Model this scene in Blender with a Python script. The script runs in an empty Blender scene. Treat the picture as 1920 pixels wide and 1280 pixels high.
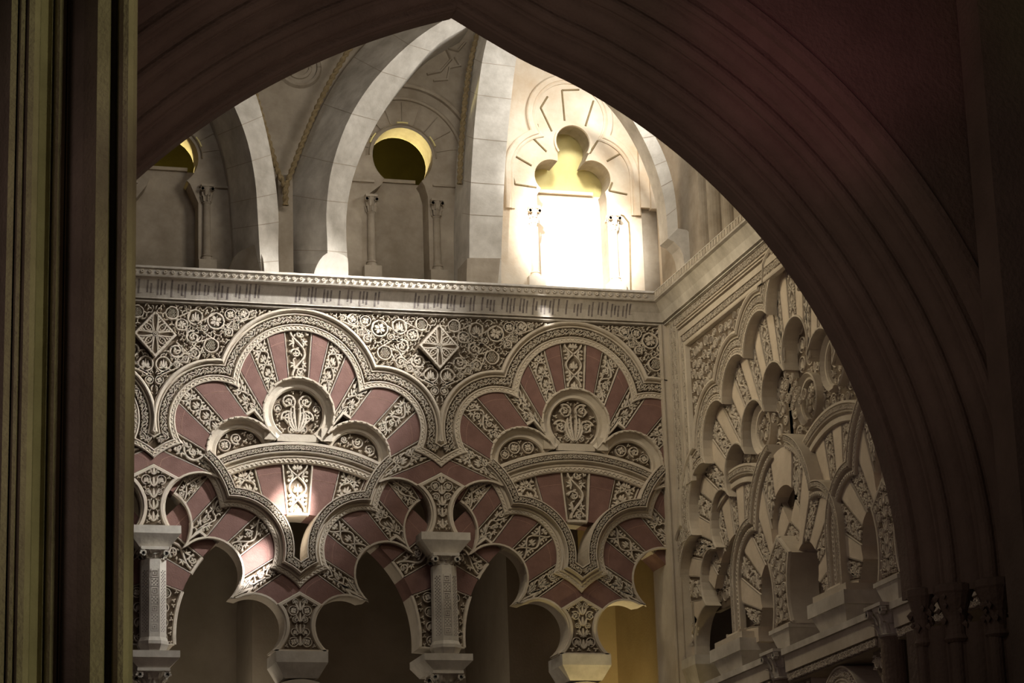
import bpy, math, random
import numpy as np
from math import sin, cos, pi, sqrt, atan2, radians, hypot
from mathutils import Matrix, Vector
from mathutils.geometry import tessellate_polygon

SC = bpy.context.scene
COL = SC.collection
# ------------------------------------------------------------------ camera
YAW, PIT, ROL, FPX = 2.82080350e-01, 2.73619295e-01, -3.34339653e-02, 4.81941529e+03
CAM = np.array([-3.2593, -23.3691, 1.6])
_fw = np.array([sin(YAW) * cos(PIT), cos(YAW) * cos(PIT), sin(PIT)])
_rt = np.array([cos(YAW), -sin(YAW), 0.0])
_up = np.cross(_rt, _fw)
AX = _rt * cos(ROL) + _up * sin(ROL)
AY = -_rt * sin(ROL) + _up * cos(ROL)
cd = bpy.data.cameras.new('camera')
cam = bpy.data.objects.new('camera', cd)
COL.objects.link(cam)
m = Matrix.Identity(4)
for i in range(3):
    m[i][0], m[i][1], m[i][2], m[i][3] = AX[i], AY[i], -_fw[i], CAM[i]
cam.matrix_world = m
cd.sensor_width = 36.0
cd.lens = FPX / 1920 * 36.0
cd.clip_end = 200
SC.camera = cam
SC.view_settings.view_transform = 'Standard'
SC.view_settings.look = 'None'
SC.view_settings.gamma = 1
SC.view_settings.exposure = 0.0
SC.view_settings.use_curve_mapping = False
w = bpy.data.worlds.new('world')
SC.world = w
w.use_nodes = True
w.node_tree.nodes['Background'].inputs[0].default_value = (1.0, 0.80, 0.72, 1)
w.node_tree.nodes['Background'].inputs[1].default_value = 0.028


# ------------------------------------------------------------------ lights
def aim(o, tgt):
    d = Vector(tgt) - o.location
    o.rotation_euler = d.to_track_quat('-Z', 'Y').to_euler()


def spot(name, loc, tgt, watt, deg, blend, col, size=0.1):
    l = bpy.data.lights.new(name, 'SPOT')
    l.energy = watt; l.spot_size = radians(deg); l.spot_blend = blend
    l.color = col; l.shadow_soft_size = size
    o = bpy.data.objects.new(name, l); COL.objects.link(o)
    o.location = loc; aim(o, tgt)
    return o


def area(name, loc, tgt, watt, sx, sy, col):
    l = bpy.data.lights.new(name, 'AREA')
    l.shape = 'RECTANGLE'; l.size = sx; l.size_y = sy; l.energy = watt; l.color = col
    o = bpy.data.objects.new(name, l); COL.objects.link(o)
    o.location = loc; aim(o, tgt)
    return o


def point(name, loc, watt, col, size=0.1):
    l = bpy.data.lights.new(name, 'POINT')
    l.energy = watt; l.color = col; l.shadow_soft_size = size
    o = bpy.data.objects.new(name, l); COL.objects.link(o); o.location = loc
    return o


DAY = (1.0, 0.97, 0.93)
WARM = (1.0, 0.80, 0.52)
spot('daylight_key', (4.7, -2.7, 11.6), (1.35, 0, 8.05), 3600, 31, 1.0, DAY, 0.10)
area('front_daylight', (0.6, -4.5, 11.8), (0.2, 0, 7.4), 22, 1.2, 1.2, DAY)
area('vault_fill', (2.6, -3.6, 10.6), (1.2, 0.9, 9.9), 42, 1.0, 1.0, (1.0, 0.92, 0.8))
area('vault_daylight', (4.9, -0.75, 11.3), (1.6, 0.5, 10.0), 50, 0.7, 0.7, DAY)
spot('window_daylight', (3.9, -2.2, 12.4), (4.75, 0.9, 10.6), 700, 34, 1.0, (1.0, 0.94, 0.84), 0.3)
area('chamber_fill', (3.2, -4.5, 9.0), (3.2, 0, 7.0), 14, 1.2, 1.2, (1.0, 0.83, 0.55))  # added warm fill for the shaded bay, no source of its own
area('side_wall_glow', (2.7, -1.5, 9.0), (5.1, -2.8, 7.2), 36, 0.6, 0.6, (1.0, 0.82, 0.54))
spot('sunbeam_niche', (1.6, -5.6, 12.6), (4.50, 0.9, 9.85), 14000, 11.5, 1.0, (1.0, 0.97, 0.92), 0.12)
spot('sunbeam_arch', (3.6, -5.2, 11.4), (1.36, 0.0, 6.80), 30000, 4.0, 1.0, (1.0, 0.95, 0.9), 0.03)
spot('sunbeam_voussoir', (3.6, -5.2, 11.4), (0.98, 0.0, 6.25), 26000, 2.8, 1.0, (1.0, 0.93, 0.92), 0.03)
spot('sunbeam_cornice', (2.0, -4.0, 12.4), (3.83, -0.1, 8.74), 5200, 1.3, 0.9, (1.0, 0.97, 0.92), 0.03)
spot('lamp_passage', (4.95, 1.6, 3.5), (5.35, 2.7, 5.4), 170, 84, 1.0, (1.0, 0.69, 0.24), 0.06)
spot('lamp_soffit', (4.70, 0.62, 4.35), (4.52, 0.22, 5.85), 60, 46, 1.0, (1.0, 0.80, 0.40), 0.05)
spot('lamp_corner', (4.45, -0.75, 4.1), (5.05, -0.15, 5.1), 10, 40, 1.0, (1.0, 0.74, 0.30), 0.04)
spot('lamp_impost', (4.3, -0.42, 4.2), (4.15, 0.0, 5.12), 36, 36, 0.7, (1.0, 0.78, 0.35), 0.05)
point('passage_dim', (0.9, 1.0, 4.4), 24, (1.0, 0.86, 0.68), 0.5)
point('passage_dim', (3.2, 1.2, 4.2), 5, (1.0, 0.84, 0.66), 0.4)
point('passage_corner', (5.6, -2.6, 6.2), 1.2, (1.0, 0.6, 0.45), 0.2)
spot('nave_pink', (0.5, -12.5, 6.0), (3.3, -8.5, 8.1), 80, 26, 1.0, (1.0, 0.27, 0.42), 0.2)
spot('nave_green', (2.5, -13.5, 6.0), (5.6, -8.8, 9.2), 30, 34, 1.0, (0.75, 0.9, 0.25), 0.2)
area('nave_brown', (1.0, -11.2, 4.6), (-0.4, -8.6, 7.7), 14, 1.5, 1.5, (1.0, 0.66, 0.58))
area('nave_right', (-0.6, -10.4, 6.6), (3.8, -8.4, 6.6), 5.5, 0.5, 0.5, (1.0, 0.82, 0.70))
for _z in (3.6, 5.2, 6.9):
    spot('nave_olive', (0.2, -14.6, _z), (-2.28, -11.0, _z), 210, 27, 0.55, (0.97, 0.93, 0.52), 0.3)
spot('pillar_glow', (-4.2, -15.0, 5.2), (-1.95, -11.0, 5.2), 95, 50, 0.8, (0.95, 0.66, 0.74), 0.5)


# ------------------------------------------------------------------ survey: a sight line met with a wall plane
def _ray(x, y):
    return (x - 960) / FPX * AX - (y - 640) / FPX * AY + _fw


def T(x, y, Y):
    d = _ray(x, y); t = (Y - CAM[1]) / d[1]
    return float(CAM[0] + t * d[0]), float(CAM[2] + t * d[2])


def TB(x, y, X):
    d = _ray(x, y); t = (X - CAM[0]) / d[0]
    return float(CAM[1] + t * d[1]), float(CAM[2] + t * d[2])


# ------------------------------------------------------------------ materials
def mat(name, c1, c2, scale=3.0, rough=0.9, bump=0.25, bscale=40, streak=None, dist=0.01):
    M_ = bpy.data.materials.new(name); M_.use_nodes = True
    nt = M_.node_tree; n = nt.nodes; L = nt.links
    b = n['Principled BSDF']; b.inputs['Roughness'].default_value = rough
    b.inputs['Specular IOR Level'].default_value = 0.15
    tc = n.new('ShaderNodeTexCoord')
    no = n.new('ShaderNodeTexNoise'); no.inputs['Scale'].default_value = scale
    no.inputs['Detail'].default_value = 8; no.inputs['Roughness'].default_value = 0.65
    mp = n.new('ShaderNodeMapping')
    if streak: mp.inputs['Scale'].default_value = streak
    L.new(tc.outputs['Object'], mp.inputs['Vector']); L.new(mp.outputs[0], no.inputs['Vector'])
    cr = n.new('ShaderNodeValToRGB')
    cr.color_ramp.elements[0].position = 0.32; cr.color_ramp.elements[1].position = 0.68
    cr.color_ramp.elements[0].color = (*c1, 1); cr.color_ramp.elements[1].color = (*c2, 1)
    L.new(no.outputs['Fac'], cr.inputs['Fac']); L.new(cr.outputs[0], b.inputs['Base Color'])
    n2 = n.new('ShaderNodeTexNoise'); n2.inputs['Scale'].default_value = bscale; n2.inputs['Detail'].default_value = 6
    L.new(tc.outputs['Object'], n2.inputs['Vector'])
    bp = n.new('ShaderNodeBump'); bp.inputs['Strength'].default_value = bump; bp.inputs['Distance'].default_value = dist
    L.new(n2.outputs['Fac'], bp.inputs['Height']); L.new(bp.outputs[0], b.inputs['Normal'])
    return M_


STUCCO = mat('stucco', (0.47, 0.41, 0.33), (0.62, 0.56, 0.47))
CARVE = mat('carved_stucco', (0.50, 0.44, 0.36), (0.66, 0.60, 0.51), 9)
SHADE_GROUND = mat('stucco_shade_ground', (0.13, 0.10, 0.072), (0.19, 0.15, 0.11), 9)  # recess shade painted into the ground's own brown behind the carving
RED = mat('brick_red', (0.17, 0.098, 0.084), (0.235, 0.138, 0.118), 7, bscale=90)
JOINT = mat('pale_joint', (0.34, 0.2, 0.16), (0.42, 0.27, 0.22), 7)
CREAM = mat('cream_voussoir', (0.56, 0.48, 0.38), (0.68, 0.59, 0.48), 5)
STONE = mat('limestone', (0.41, 0.375, 0.32), (0.69, 0.65, 0.58), 3.2, bscale=25)
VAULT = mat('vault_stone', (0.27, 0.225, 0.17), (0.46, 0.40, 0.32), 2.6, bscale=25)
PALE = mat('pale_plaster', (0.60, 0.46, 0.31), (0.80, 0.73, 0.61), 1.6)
PLASTER = mat('passage_plaster', (0.34, 0.29, 0.215), (0.45, 0.39, 0.30), 1.5)
ROPE = mat('rope_stone', (0.20, 0.15, 0.08), (0.30, 0.23, 0.13), 20)
OLIVE = mat('olive_plaster', (0.12, 0.10, 0.03), (0.17, 0.145, 0.045), 2)
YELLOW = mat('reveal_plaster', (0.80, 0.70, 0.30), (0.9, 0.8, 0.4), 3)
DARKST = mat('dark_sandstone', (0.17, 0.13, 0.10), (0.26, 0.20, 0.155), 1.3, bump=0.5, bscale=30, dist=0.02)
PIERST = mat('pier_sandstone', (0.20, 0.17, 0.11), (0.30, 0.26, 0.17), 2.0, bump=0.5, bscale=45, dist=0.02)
INK = mat('worn_paint', (0.11, 0.095, 0.095), (0.32, 0.28, 0.26), 14)
CORN = mat('cornice_stone', (0.40, 0.36, 0.31), (0.58, 0.54, 0.48), 2.0, streak=(6, 6, 1))


# ------------------------------------------------------------------ objects
def FA(u, z, h): return (u, -h, z)
XB = 5.12
def FB(u, z, h): return (XB - h, u, z)


def tag(o, label=None, cat=None, group=None, kind=None):
    if label: o['label'] = label
    if cat: o['category'] = cat
    if group: o['group'] = group
    if kind: o['kind'] = kind
    return o


def thing(name, loc, label, cat, group=None):
    o = bpy.data.objects.new(name, None); COL.objects.link(o)
    o.location = loc; o.empty_display_size = 0.1
    return tag(o, label, cat, group)


class M:
    def __init__(s, F=FA, off=0.0, hoff=0.0, mir=False):
        s.F, s.off, s.hoff, s.mir = F, off, hoff, mir
        s.v, s.f, s.sm = [], [], False

    def add(s, pts, faces):
        k = len(s.v)
        for u, z, h in pts:
            if s.mir: u = -u
            s.v.append(s.F(u + s.off, z, h + s.hoff))
        s.f += [tuple(i + k for i in f) for f in faces]

    def raw(s, pts, faces):
        k = len(s.v); s.v += [tuple(p) for p in pts]
        s.f += [tuple(i + k for i in f) for f in faces]

    def build(s, name, material, parent=None, clip=None, smooth=False):
        me = bpy.data.meshes.new(name)
        p0 = Vector((0, 0, 0))
        q = parent
        while q is not None:
            p0 += q.location; q = q.parent
        me.from_pydata([(a - p0.x, b - p0.y, c - p0.z) for a, b, c in s.v], [], s.f)
        if clip:
            import bmesh
            bm = bmesh.new(); bm.from_mesh(me)
            for co, no in clip:
                bmesh.ops.bisect_plane(bm, geom=bm.verts[:] + bm.edges[:] + bm.faces[:], dist=1e-5,
                                       plane_co=Vector(co) - p0, plane_no=no, clear_outer=True)
            bm.to_mesh(me); bm.free()
        if len(me.polygons) == 0:
            return None
        me.materials.append(material)
        if material is SHADE_GROUND:          # only the carved face has the ground with recess shade painted in; reveals and soffits are plain stucco
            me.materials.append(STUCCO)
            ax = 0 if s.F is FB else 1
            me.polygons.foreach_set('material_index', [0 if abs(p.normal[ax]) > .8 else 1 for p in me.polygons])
        if smooth:
            me.polygons.foreach_set('use_smooth', [True] * len(me.polygons))
        me.update()
        o = bpy.data.objects.new(name, me); COL.objects.link(o)
        if parent is not None: o.parent = parent
        return o


def prism(mm, poly, h0, h1):
    n = len(poly)
    pts = [(u, z, h1) for u, z in poly] + [(u, z, h0) for u, z in poly]
    fs = [tuple(range(n)), tuple(range(2 * n - 1, n - 1, -1))]
    fs += [(i, (i + 1) % n, n + (i + 1) % n, n + i) for i in range(n)]
    mm.add(pts, fs)


def plate(mm, outer, holes, h0, h1):
    loops = [outer] + holes
    tri = tessellate_polygon([[Vector((a, b, 0)) for a, b in l] for l in loops])
    flat = [p for l in loops for p in l]
    n = len(flat)
    pts = [(u, z, h1) for u, z in flat] + [(u, z, h0) for u, z in flat]
    fs = [tuple(t) for t in tri] + [(c + n, b + n, a + n) for a, b, c in tri]
    k = 0
    for l in loops:
        for i in range(len(l)):
            j = (i + 1) % len(l)
            fs.append((k + i, k + j, n + k + j, n + k + i))
        k += len(l)
    mm.add(pts, fs)


def box(mm, u0, u1, z0, z1, h0, h1):
    prism(mm, [(u0, z0), (u1, z0), (u1, z1), (u0, z1)], h0, h1)


def normals(path, closed=False):
    P = np.array(path, float)
    n = len(P)
    seg = np.diff(np.vstack([P, P[:1]]) if closed else P, axis=0)
    seg /= np.maximum(np.hypot(seg[:, 0], seg[:, 1]), 1e-9)[:, None]
    nr = np.stack([-seg[:, 1], seg[:, 0]], 1)
    out = []
    for i in range(n):
        if closed: a, b = nr[i - 1], nr[i]
        else: a, b = nr[max(i - 1, 0)], nr[min(i, n - 2)]
        m_ = a + b; l = hypot(*m_)
        m_ = m_ / l if l > 1e-6 else a
        c = max(m_ @ a, 0.45)
        out.append(m_ / c)
    return P, np.array(out)


def sweep(mm, path, prof, umax=None, closed=False):
    """prof: (n, h) points; n along the left-hand normal of the path"""
    P, N = normals(path, closed)
    K = len(prof); pts = []
    for p, n in zip(P, N):
        for a, h in prof:
            u, z = p + n * a
            if umax is not None: u = max(-umax, min(umax, u))
            pts.append((u, z, h))
    fs = []
    R = len(P) if closed else len(P) - 1
    for i in range(R):
        j = (i + 1) % len(P)
        for k in range(K - 1):
            fs.append((i * K + k, j * K + k, j * K + k + 1, i * K + k + 1))
    if not closed:
        fs.append(tuple(range(K))); q = (len(P) - 1) * K
        fs.append(tuple(q + k for k in reversed(range(K))))
    mm.add(pts, fs)


def sweepf(mm, fam, prof, umax=None, closed=False):
    """fam(n) gives the path moved outwards by n, always with the same number of points"""
    K = len(prof); paths = [fam(a) for a, h in prof]; pts = []
    R = len(paths[0])
    for i in range(R):
        for k in range(K):
            u, z = paths[k][i]
            if umax is not None: u = max(-umax, min(umax, u))
            pts.append((u, z, prof[k][1]))
    fs = []
    for i in range(R - 1):
        for k in range(K - 1):
            fs.append((i * K + k, (i + 1) * K + k, (i + 1) * K + k + 1, i * K + k + 1))
    fs.append(tuple(range(K))); q = (R - 1) * K
    fs.append(tuple(q + k for k in reversed(range(K))))
    mm.add(pts, fs)


def on_u(c, u):
    """lowest-angle point of circle c at abscissa u, right side"""
    d = min(max((u - c[0]) / c[2], -1), 1)
    return (c[0] + c[2] * d, c[1] + c[2] * sqrt(1 - d * d))


def on_z(c, z):
    d = min(max((z - c[1]) / c[2], -1), 1)
    return (c[0] + c[2] * sqrt(1 - d * d), c[1] + c[2] * d)


def family(circles, start, end, n=20):
    """start/end: functions circle -> point"""
    def f(a):
        cs = [(x, z, r + a) for x, z, r in circles]
        return lobes(cs, start(cs[0]), end(cs[-1]), n=n)
    return f


def arc(c, r, a0, a1, n=24):
    return [(c[0] + r * cos(radians(a0 + (a1 - a0) * i / n)), c[1] + r * sin(radians(a0 + (a1 - a0) * i / n))) for i in range(n + 1)]


def circ_x(c1, c2, pick):
    """intersection of two circles (x, z, r), the one furthest along pick"""
    x1, y1, r1 = c1; x2, y2, r2 = c2
    d = hypot(x2 - x1, y2 - y1)
    a = (r1 * r1 - r2 * r2 + d * d) / (2 * d)
    h = sqrt(max(r1 * r1 - a * a, 0))
    mx, my = x1 + a * (x2 - x1) / d, y1 + a * (y2 - y1) / d
    c = [(mx + h * (y2 - y1) / d, my - h * (x2 - x1) / d), (mx - h * (y2 - y1) / d, my + h * (x2 - x1) / d)]
    return max(c, key=lambda p: p[0] * pick[0] + p[1] * pick[1])


def lobes(circles, p0, p1, pick=(1, 1), n=20):
    """clockwise path on the outside of a chain of circles from p0 to p1"""
    pts = []; cur = p0
    for i, c in enumerate(circles):
        nx = circ_x(c, circles[i + 1], pick) if i + 1 < len(circles) else p1
        a0 = atan2(cur[1] - c[1], cur[0] - c[0]); a1 = atan2(nx[1] - c[1], nx[0] - c[0])
        if a1 > a0 + 1e-6: a1 = a0 if a1 - a0 < 1.3 else a1 - 2 * pi
        for k in range(n + 1):
            a = a0 + (a1 - a0) * k / n
            if k == 0 and pts: continue
            pts.append((c[0] + c[2] * cos(a), c[1] + c[2] * sin(a)))
        cur = nx
    return pts


def both(path):
    """mirror a path that starts on u = 0 and runs to +u (clockwise); returns left foot -> right foot"""
    return [(-u, z) for u, z in reversed(path[1:])] + path


def exit_t(I, D, circles):
    best = None
    for x, z, r in circles:
        ox, oz = I[0] - x, I[1] - z
        b = ox * D[0] + oz * D[1]; c = ox * ox + oz * oz - r * r
        q = b * b - c
        if q >= 0:
            t = -b + sqrt(q)
            if best is None or t > best: best = t
    return best


def wedge_edges(La, Lb, inner, outer, n=8, umax=None):
    """inner and outer border points of a voussoir between two edge lines"""
    a, b = [], []
    for k in range(n + 1):
        s = k / n
        I = np.array(La[0]) * (1 - s) + np.array(Lb[0]) * s
        O = np.array(La[1]) * (1 - s) + np.array(Lb[1]) * s
        D = O - I; D /= hypot(*D)
        ti = exit_t(I, D, inner); to = exit_t(I, D, outer)
        ti = 0.0 if ti is None or abs(ti) > 0.35 else ti
        to = hypot(*(O - I)) if to is None else to
        to += 0.015
        if umax is not None and D[0] != 0 and abs((I + D * to)[0]) > umax:
            to = (umax * (1 if D[0] > 0 else -1) - I[0]) / D[0]
        to = max(to, ti + 0.01)
        a.append(tuple(I + D * ti)); b.append(tuple(I + D * to))
    return a, b


# ------------------------------------------------------------------ carved ornament: raised strokes
def ribbon(mm, pts, wd, h0, h1):
    P, N = normals(pts)
    K = 4; out = []
    for i, (p, n) in enumerate(zip(P, N)):
        w_ = wd[i] if hasattr(wd, '__len__') else wd
        for a, h in ((-1, h0), (-0.55, h1), (0.55, h1), (1, h0)):
            u, z = p + n * (w_ * a)
            out.append((u, z, h))
    fs = []
    for i in range(len(P) - 1):
        for k in range(3):
            fs.append((i * K + k, (i + 1) * K + k, (i + 1) * K + k + 1, i * K + k + 1))
    fs.append((0, 1, 2, 3)); q = (len(P) - 1) * K; fs.append((q + 3, q + 2, q + 1, q))
    mm.add(out, fs)


def leaf(x, y, ang, L, w_, bend=0.0, n=5):
    pts, wd = [], []
    a = ang
    px, py = x, y
    for i in range(n + 1):
        pts.append((px, py)); wd.append(w_ * (0.25 + 0.95 * sin(pi * min(i / n * 0.9 + 0.05, 1))))
        px += cos(a) * L / n; py += sin(a) * L / n; a += bend / n
    return pts, wd


def spiral(x, y, r0, r1, a0, turns, w_, n=16):
    pts = []
    for i in range(n + 1):
        t = i / n; r = r0 + (r1 - r0) * t; a = a0 + turns * 2 * pi * t
        pts.append((x + r * cos(a), y + r * sin(a)))
    return pts, [w_ * (1.1 - 0.35 * i / n) for i in range(n + 1)]


def scroll(L, W, rnd, k=1.0):
    """running vine in a strip L long and 2W wide: single with curls, or double and interlaced"""
    S = []
    n = max(1, round(L / (2.0 * W * k))); p = L / n
    sg = 1 if rnd.random() < 0.5 else -1
    if W > .045 and rnd.random() < 0.55:
        xs = np.linspace(0, L, n * 8 + 1)
        for s in (1, -1):
            S.append(([(x, s * 0.78 * W * cos(pi * x / p)) for x in xs], [0.10 * W] * len(xs)))
        for j in range(n + 1):
            x = min(max(j * p, .1 * W), L - .1 * W)
            for q, l in zip((-1.25, -.65, 0, .65, 1.25), (.42, .62, .78, .62, .42)):
                S.append(leaf(x - .38 * W, .06 * W * q, q, l * W, .12 * W, -q * .9, 4))
            S.append(leaf(x - .4 * W, 0, pi, .3 * W, .08 * W, 0, 3))
        for j in range(n):
            x = (j + .5) * p
            for s in (1, -1):
                for q in (-.9, 0, .9):
                    S.append(leaf(x, s * .34 * W, s * pi / 2 + q, .52 * W, .115 * W, q * .8, 4))
                S.append(spiral(x - .42 * W, s * .74 * W, .13 * W, .05 * W, 0, s, .08 * W, 6))
                S.append(spiral(x + .42 * W, s * .74 * W, .13 * W, .05 * W, pi, -s, .08 * W, 6))
        return S
    xs = np.linspace(0, L, n * 7 + 1)
    S.append(([(x, sg * 0.66 * W * cos(pi * x / p)) for x in xs], [0.125 * W] * len(xs)))
    for j in range(n + 1):
        s = sg * (1 if j % 2 == 0 else -1)
        xc = min(max(j * p, 0.3 * W), L - 0.3 * W); yc = -s * 0.26 * W
        a0 = -s * pi / 2 + rnd.uniform(-.3, .3)
        S.append(spiral(xc, yc, 0.52 * W, 0.24 * W, a0, s * 0.95, 0.115 * W, 10))
        b0 = rnd.uniform(0, 6.28)
        for q in range(4):
            S.append(leaf(xc, yc, b0 + q * 1.57, 0.30 * W, 0.10 * W, 0.5, 3))
        for q in range(4):
            a = a0 + q * 1.5
            S.append(leaf(xc + .5 * W * cos(a), yc + .5 * W * sin(a), a + .9 * s, .30 * W, .09 * W, s, 3))
    for j in range(n):
        xc = (j + 0.5) * p
        for s in (-1, 1):
            a = pi / 2 * s
            for q in (-1.0, -.35, .35, 1.0):
                S.append(leaf(xc + .04 * W * q, s * 0.36 * W, a + q, 0.54 * W, 0.10 * W, q * .9, 4))
    return S


def motif(kind, rnd):
    S = []
    if kind == 'flower':
        S.append(spiral(0, 0, 0.86, 0.86, rnd.uniform(0, 6), 0.97, 0.10, 18))
        for q in range(4):
            a = q * pi / 2 + pi / 4
            S.append(leaf(0.08 * cos(a), 0.08 * sin(a), a, 0.52, 0.21, 0, 4))
            S.append(leaf(0.25 * cos(a + .785), 0.25 * sin(a + .785), a + .785, 0.34, 0.07, 0, 3))
    elif kind == 'grape':
        S.append(spiral(0, 0, 0.88, 0.80, rnd.uniform(0, 6), 1.0, 0.09, 18))
        for iy in range(-3, 3):
            for ix in range(-2, 3):
                x = ix * 0.21 + (0.105 if iy % 2 else 0); y = iy * 0.19 + 0.1
                if x * x + y * y < 0.33:
                    S.append(([(x - 0.045, y), (x + 0.045, y)], [0.075, 0.075]))
    elif kind == 'palmette':
        S.append(spiral(0, 0, 0.9, 0.78, -pi / 2, 0.95, 0.09, 18))
        for q, L in zip((-1.1, -0.6, 0, 0.6, 1.1), (0.62, 0.85, 1.0, 0.85, 0.62)):
            S.append(leaf(0.06 * q, -0.45, pi / 2 - q, L, 0.12, q * 1.3, 5))
        S.append(leaf(0.1, -0.45, -0.3, 0.5, 0.09, 1.2, 4)); S.append(leaf(-0.1, -0.45, pi + 0.3, 0.5, 0.09, -1.2, 4))
    elif kind == 'spiral':
        s = rnd.choice((-1, 1)); a0 = rnd.uniform(0, 6.28)
        S.append(spiral(0, 0, 0.92, 0.22, a0, s * 1.6, 0.11, 24))
        for q in range(3):
            a = a0 + q * 2.09
            S.append(leaf(0.04 * cos(a), 0.04 * sin(a), a, 0.36, 0.13, 0.6, 4))
        for q in range(5):
            a = a0 + q * 1.25
            S.append(leaf(0.62 * cos(a), 0.62 * sin(a), a + 1.2 * s, 0.30, 0.085, s, 3))
    else:
        a0 = rnd.uniform(0, 6.28)
        for q in range(3):
            a = a0 + q * 2.09 + rnd.uniform(-.3, .3)
            S.append(leaf(0.1 * cos(a), 0.1 * sin(a), a, 0.85, 0.22, rnd.uniform(-1, 1), 4))
    return S


def pack(inside, box_, radii, rnd, tries=500, pad=1.0):
    out = []
    x0, x1, y0, y1 = box_
    for r in radii:
        for _ in range(tries):
            x, y = rnd.uniform(x0, x1), rnd.uniform(y0, y1)
            if any((x - a) ** 2 + (y - b) ** 2 < ((r + c) * pad) ** 2 for a, b, c in out): continue
            if not all(inside(x + r * cos(t), y + r * sin(t)) for t in np.linspace(0, 2 * pi, 9)[:-1]): continue
            out.append((x, y, r))
    return out


def stamp(mm, circles, rnd, h0, h1, mirror=False, fx=1.25, kinds=('flower', 'grape', 'palmette', 'spiral', 'spiral')):
    for x, y, r in circles:
        k = rnd.choice(kinds) if r > 0.036 else ('spiral' if r > 0.028 else 'sprig')
        S = motif(k, rnd)
        rot = 0 if k in ('palmette', 'grape') else rnd.uniform(0, 1.5)
        c, s = cos(rot), sin(rot)
        for pts, wd in S:
            q = [(x + r * (c * a - s * b), y + r * (s * a + c * b)) for a, b in pts]
            ws = [r * v * fx for v in wd]
            ribbon(mm, q, ws, h0, h1)
            if mirror:
                ribbon(mm, [(-a, b) for a, b in reversed(q)], ws[::-1], h0, h1)


def on_strip(mm, centre, W, rnd, h0, h1, k=1.0):
    """running scroll laid along a polyline"""
    P = np.array(centre); d = np.hypot(*np.diff(P, axis=0).T); s = np.concatenate([[0], np.cumsum(d)]); L = s[-1]
    _, N = normals(centre)
    def mp(x, y):
        x = min(max(x, 0), L)
        return (np.interp(x, s, P[:, 0]) + y * np.interp(x, s, N[:, 0]), np.interp(x, s, P[:, 1]) + y * np.interp(x, s, N[:, 1]))
    for pts, wd in scroll(L, W, rnd, k):
        ribbon(mm, [mp(a, b) for a, b in pts], wd, h0, h1)


def offset(path, n):
    P, N = normals(path); return [tuple(p + q * n) for p, q in zip(P, N)]


def zigzag(mm, path, n0, n1, pitch, h0, h1, umax=None, wd=0.006):
    P, N = normals(path)
    d = np.hypot(*np.diff(P, axis=0).T); s = np.concatenate([[0], np.cumsum(d)]); L = s[-1]
    k = max(2, int(L / pitch)); pts = []
    for i in range(k + 1):
        x = L * i / k; a = n0 if i % 2 else n1
        u = np.interp(x, s, P[:, 0]) + a * np.interp(x, s, N[:, 0]); z = np.interp(x, s, P[:, 1]) + a * np.interp(x, s, N[:, 1])
        if umax is not None: u = max(-umax, min(umax, u))
        pts.append((u, z))
    ribbon(mm, pts, wd, h0, h1)


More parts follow.
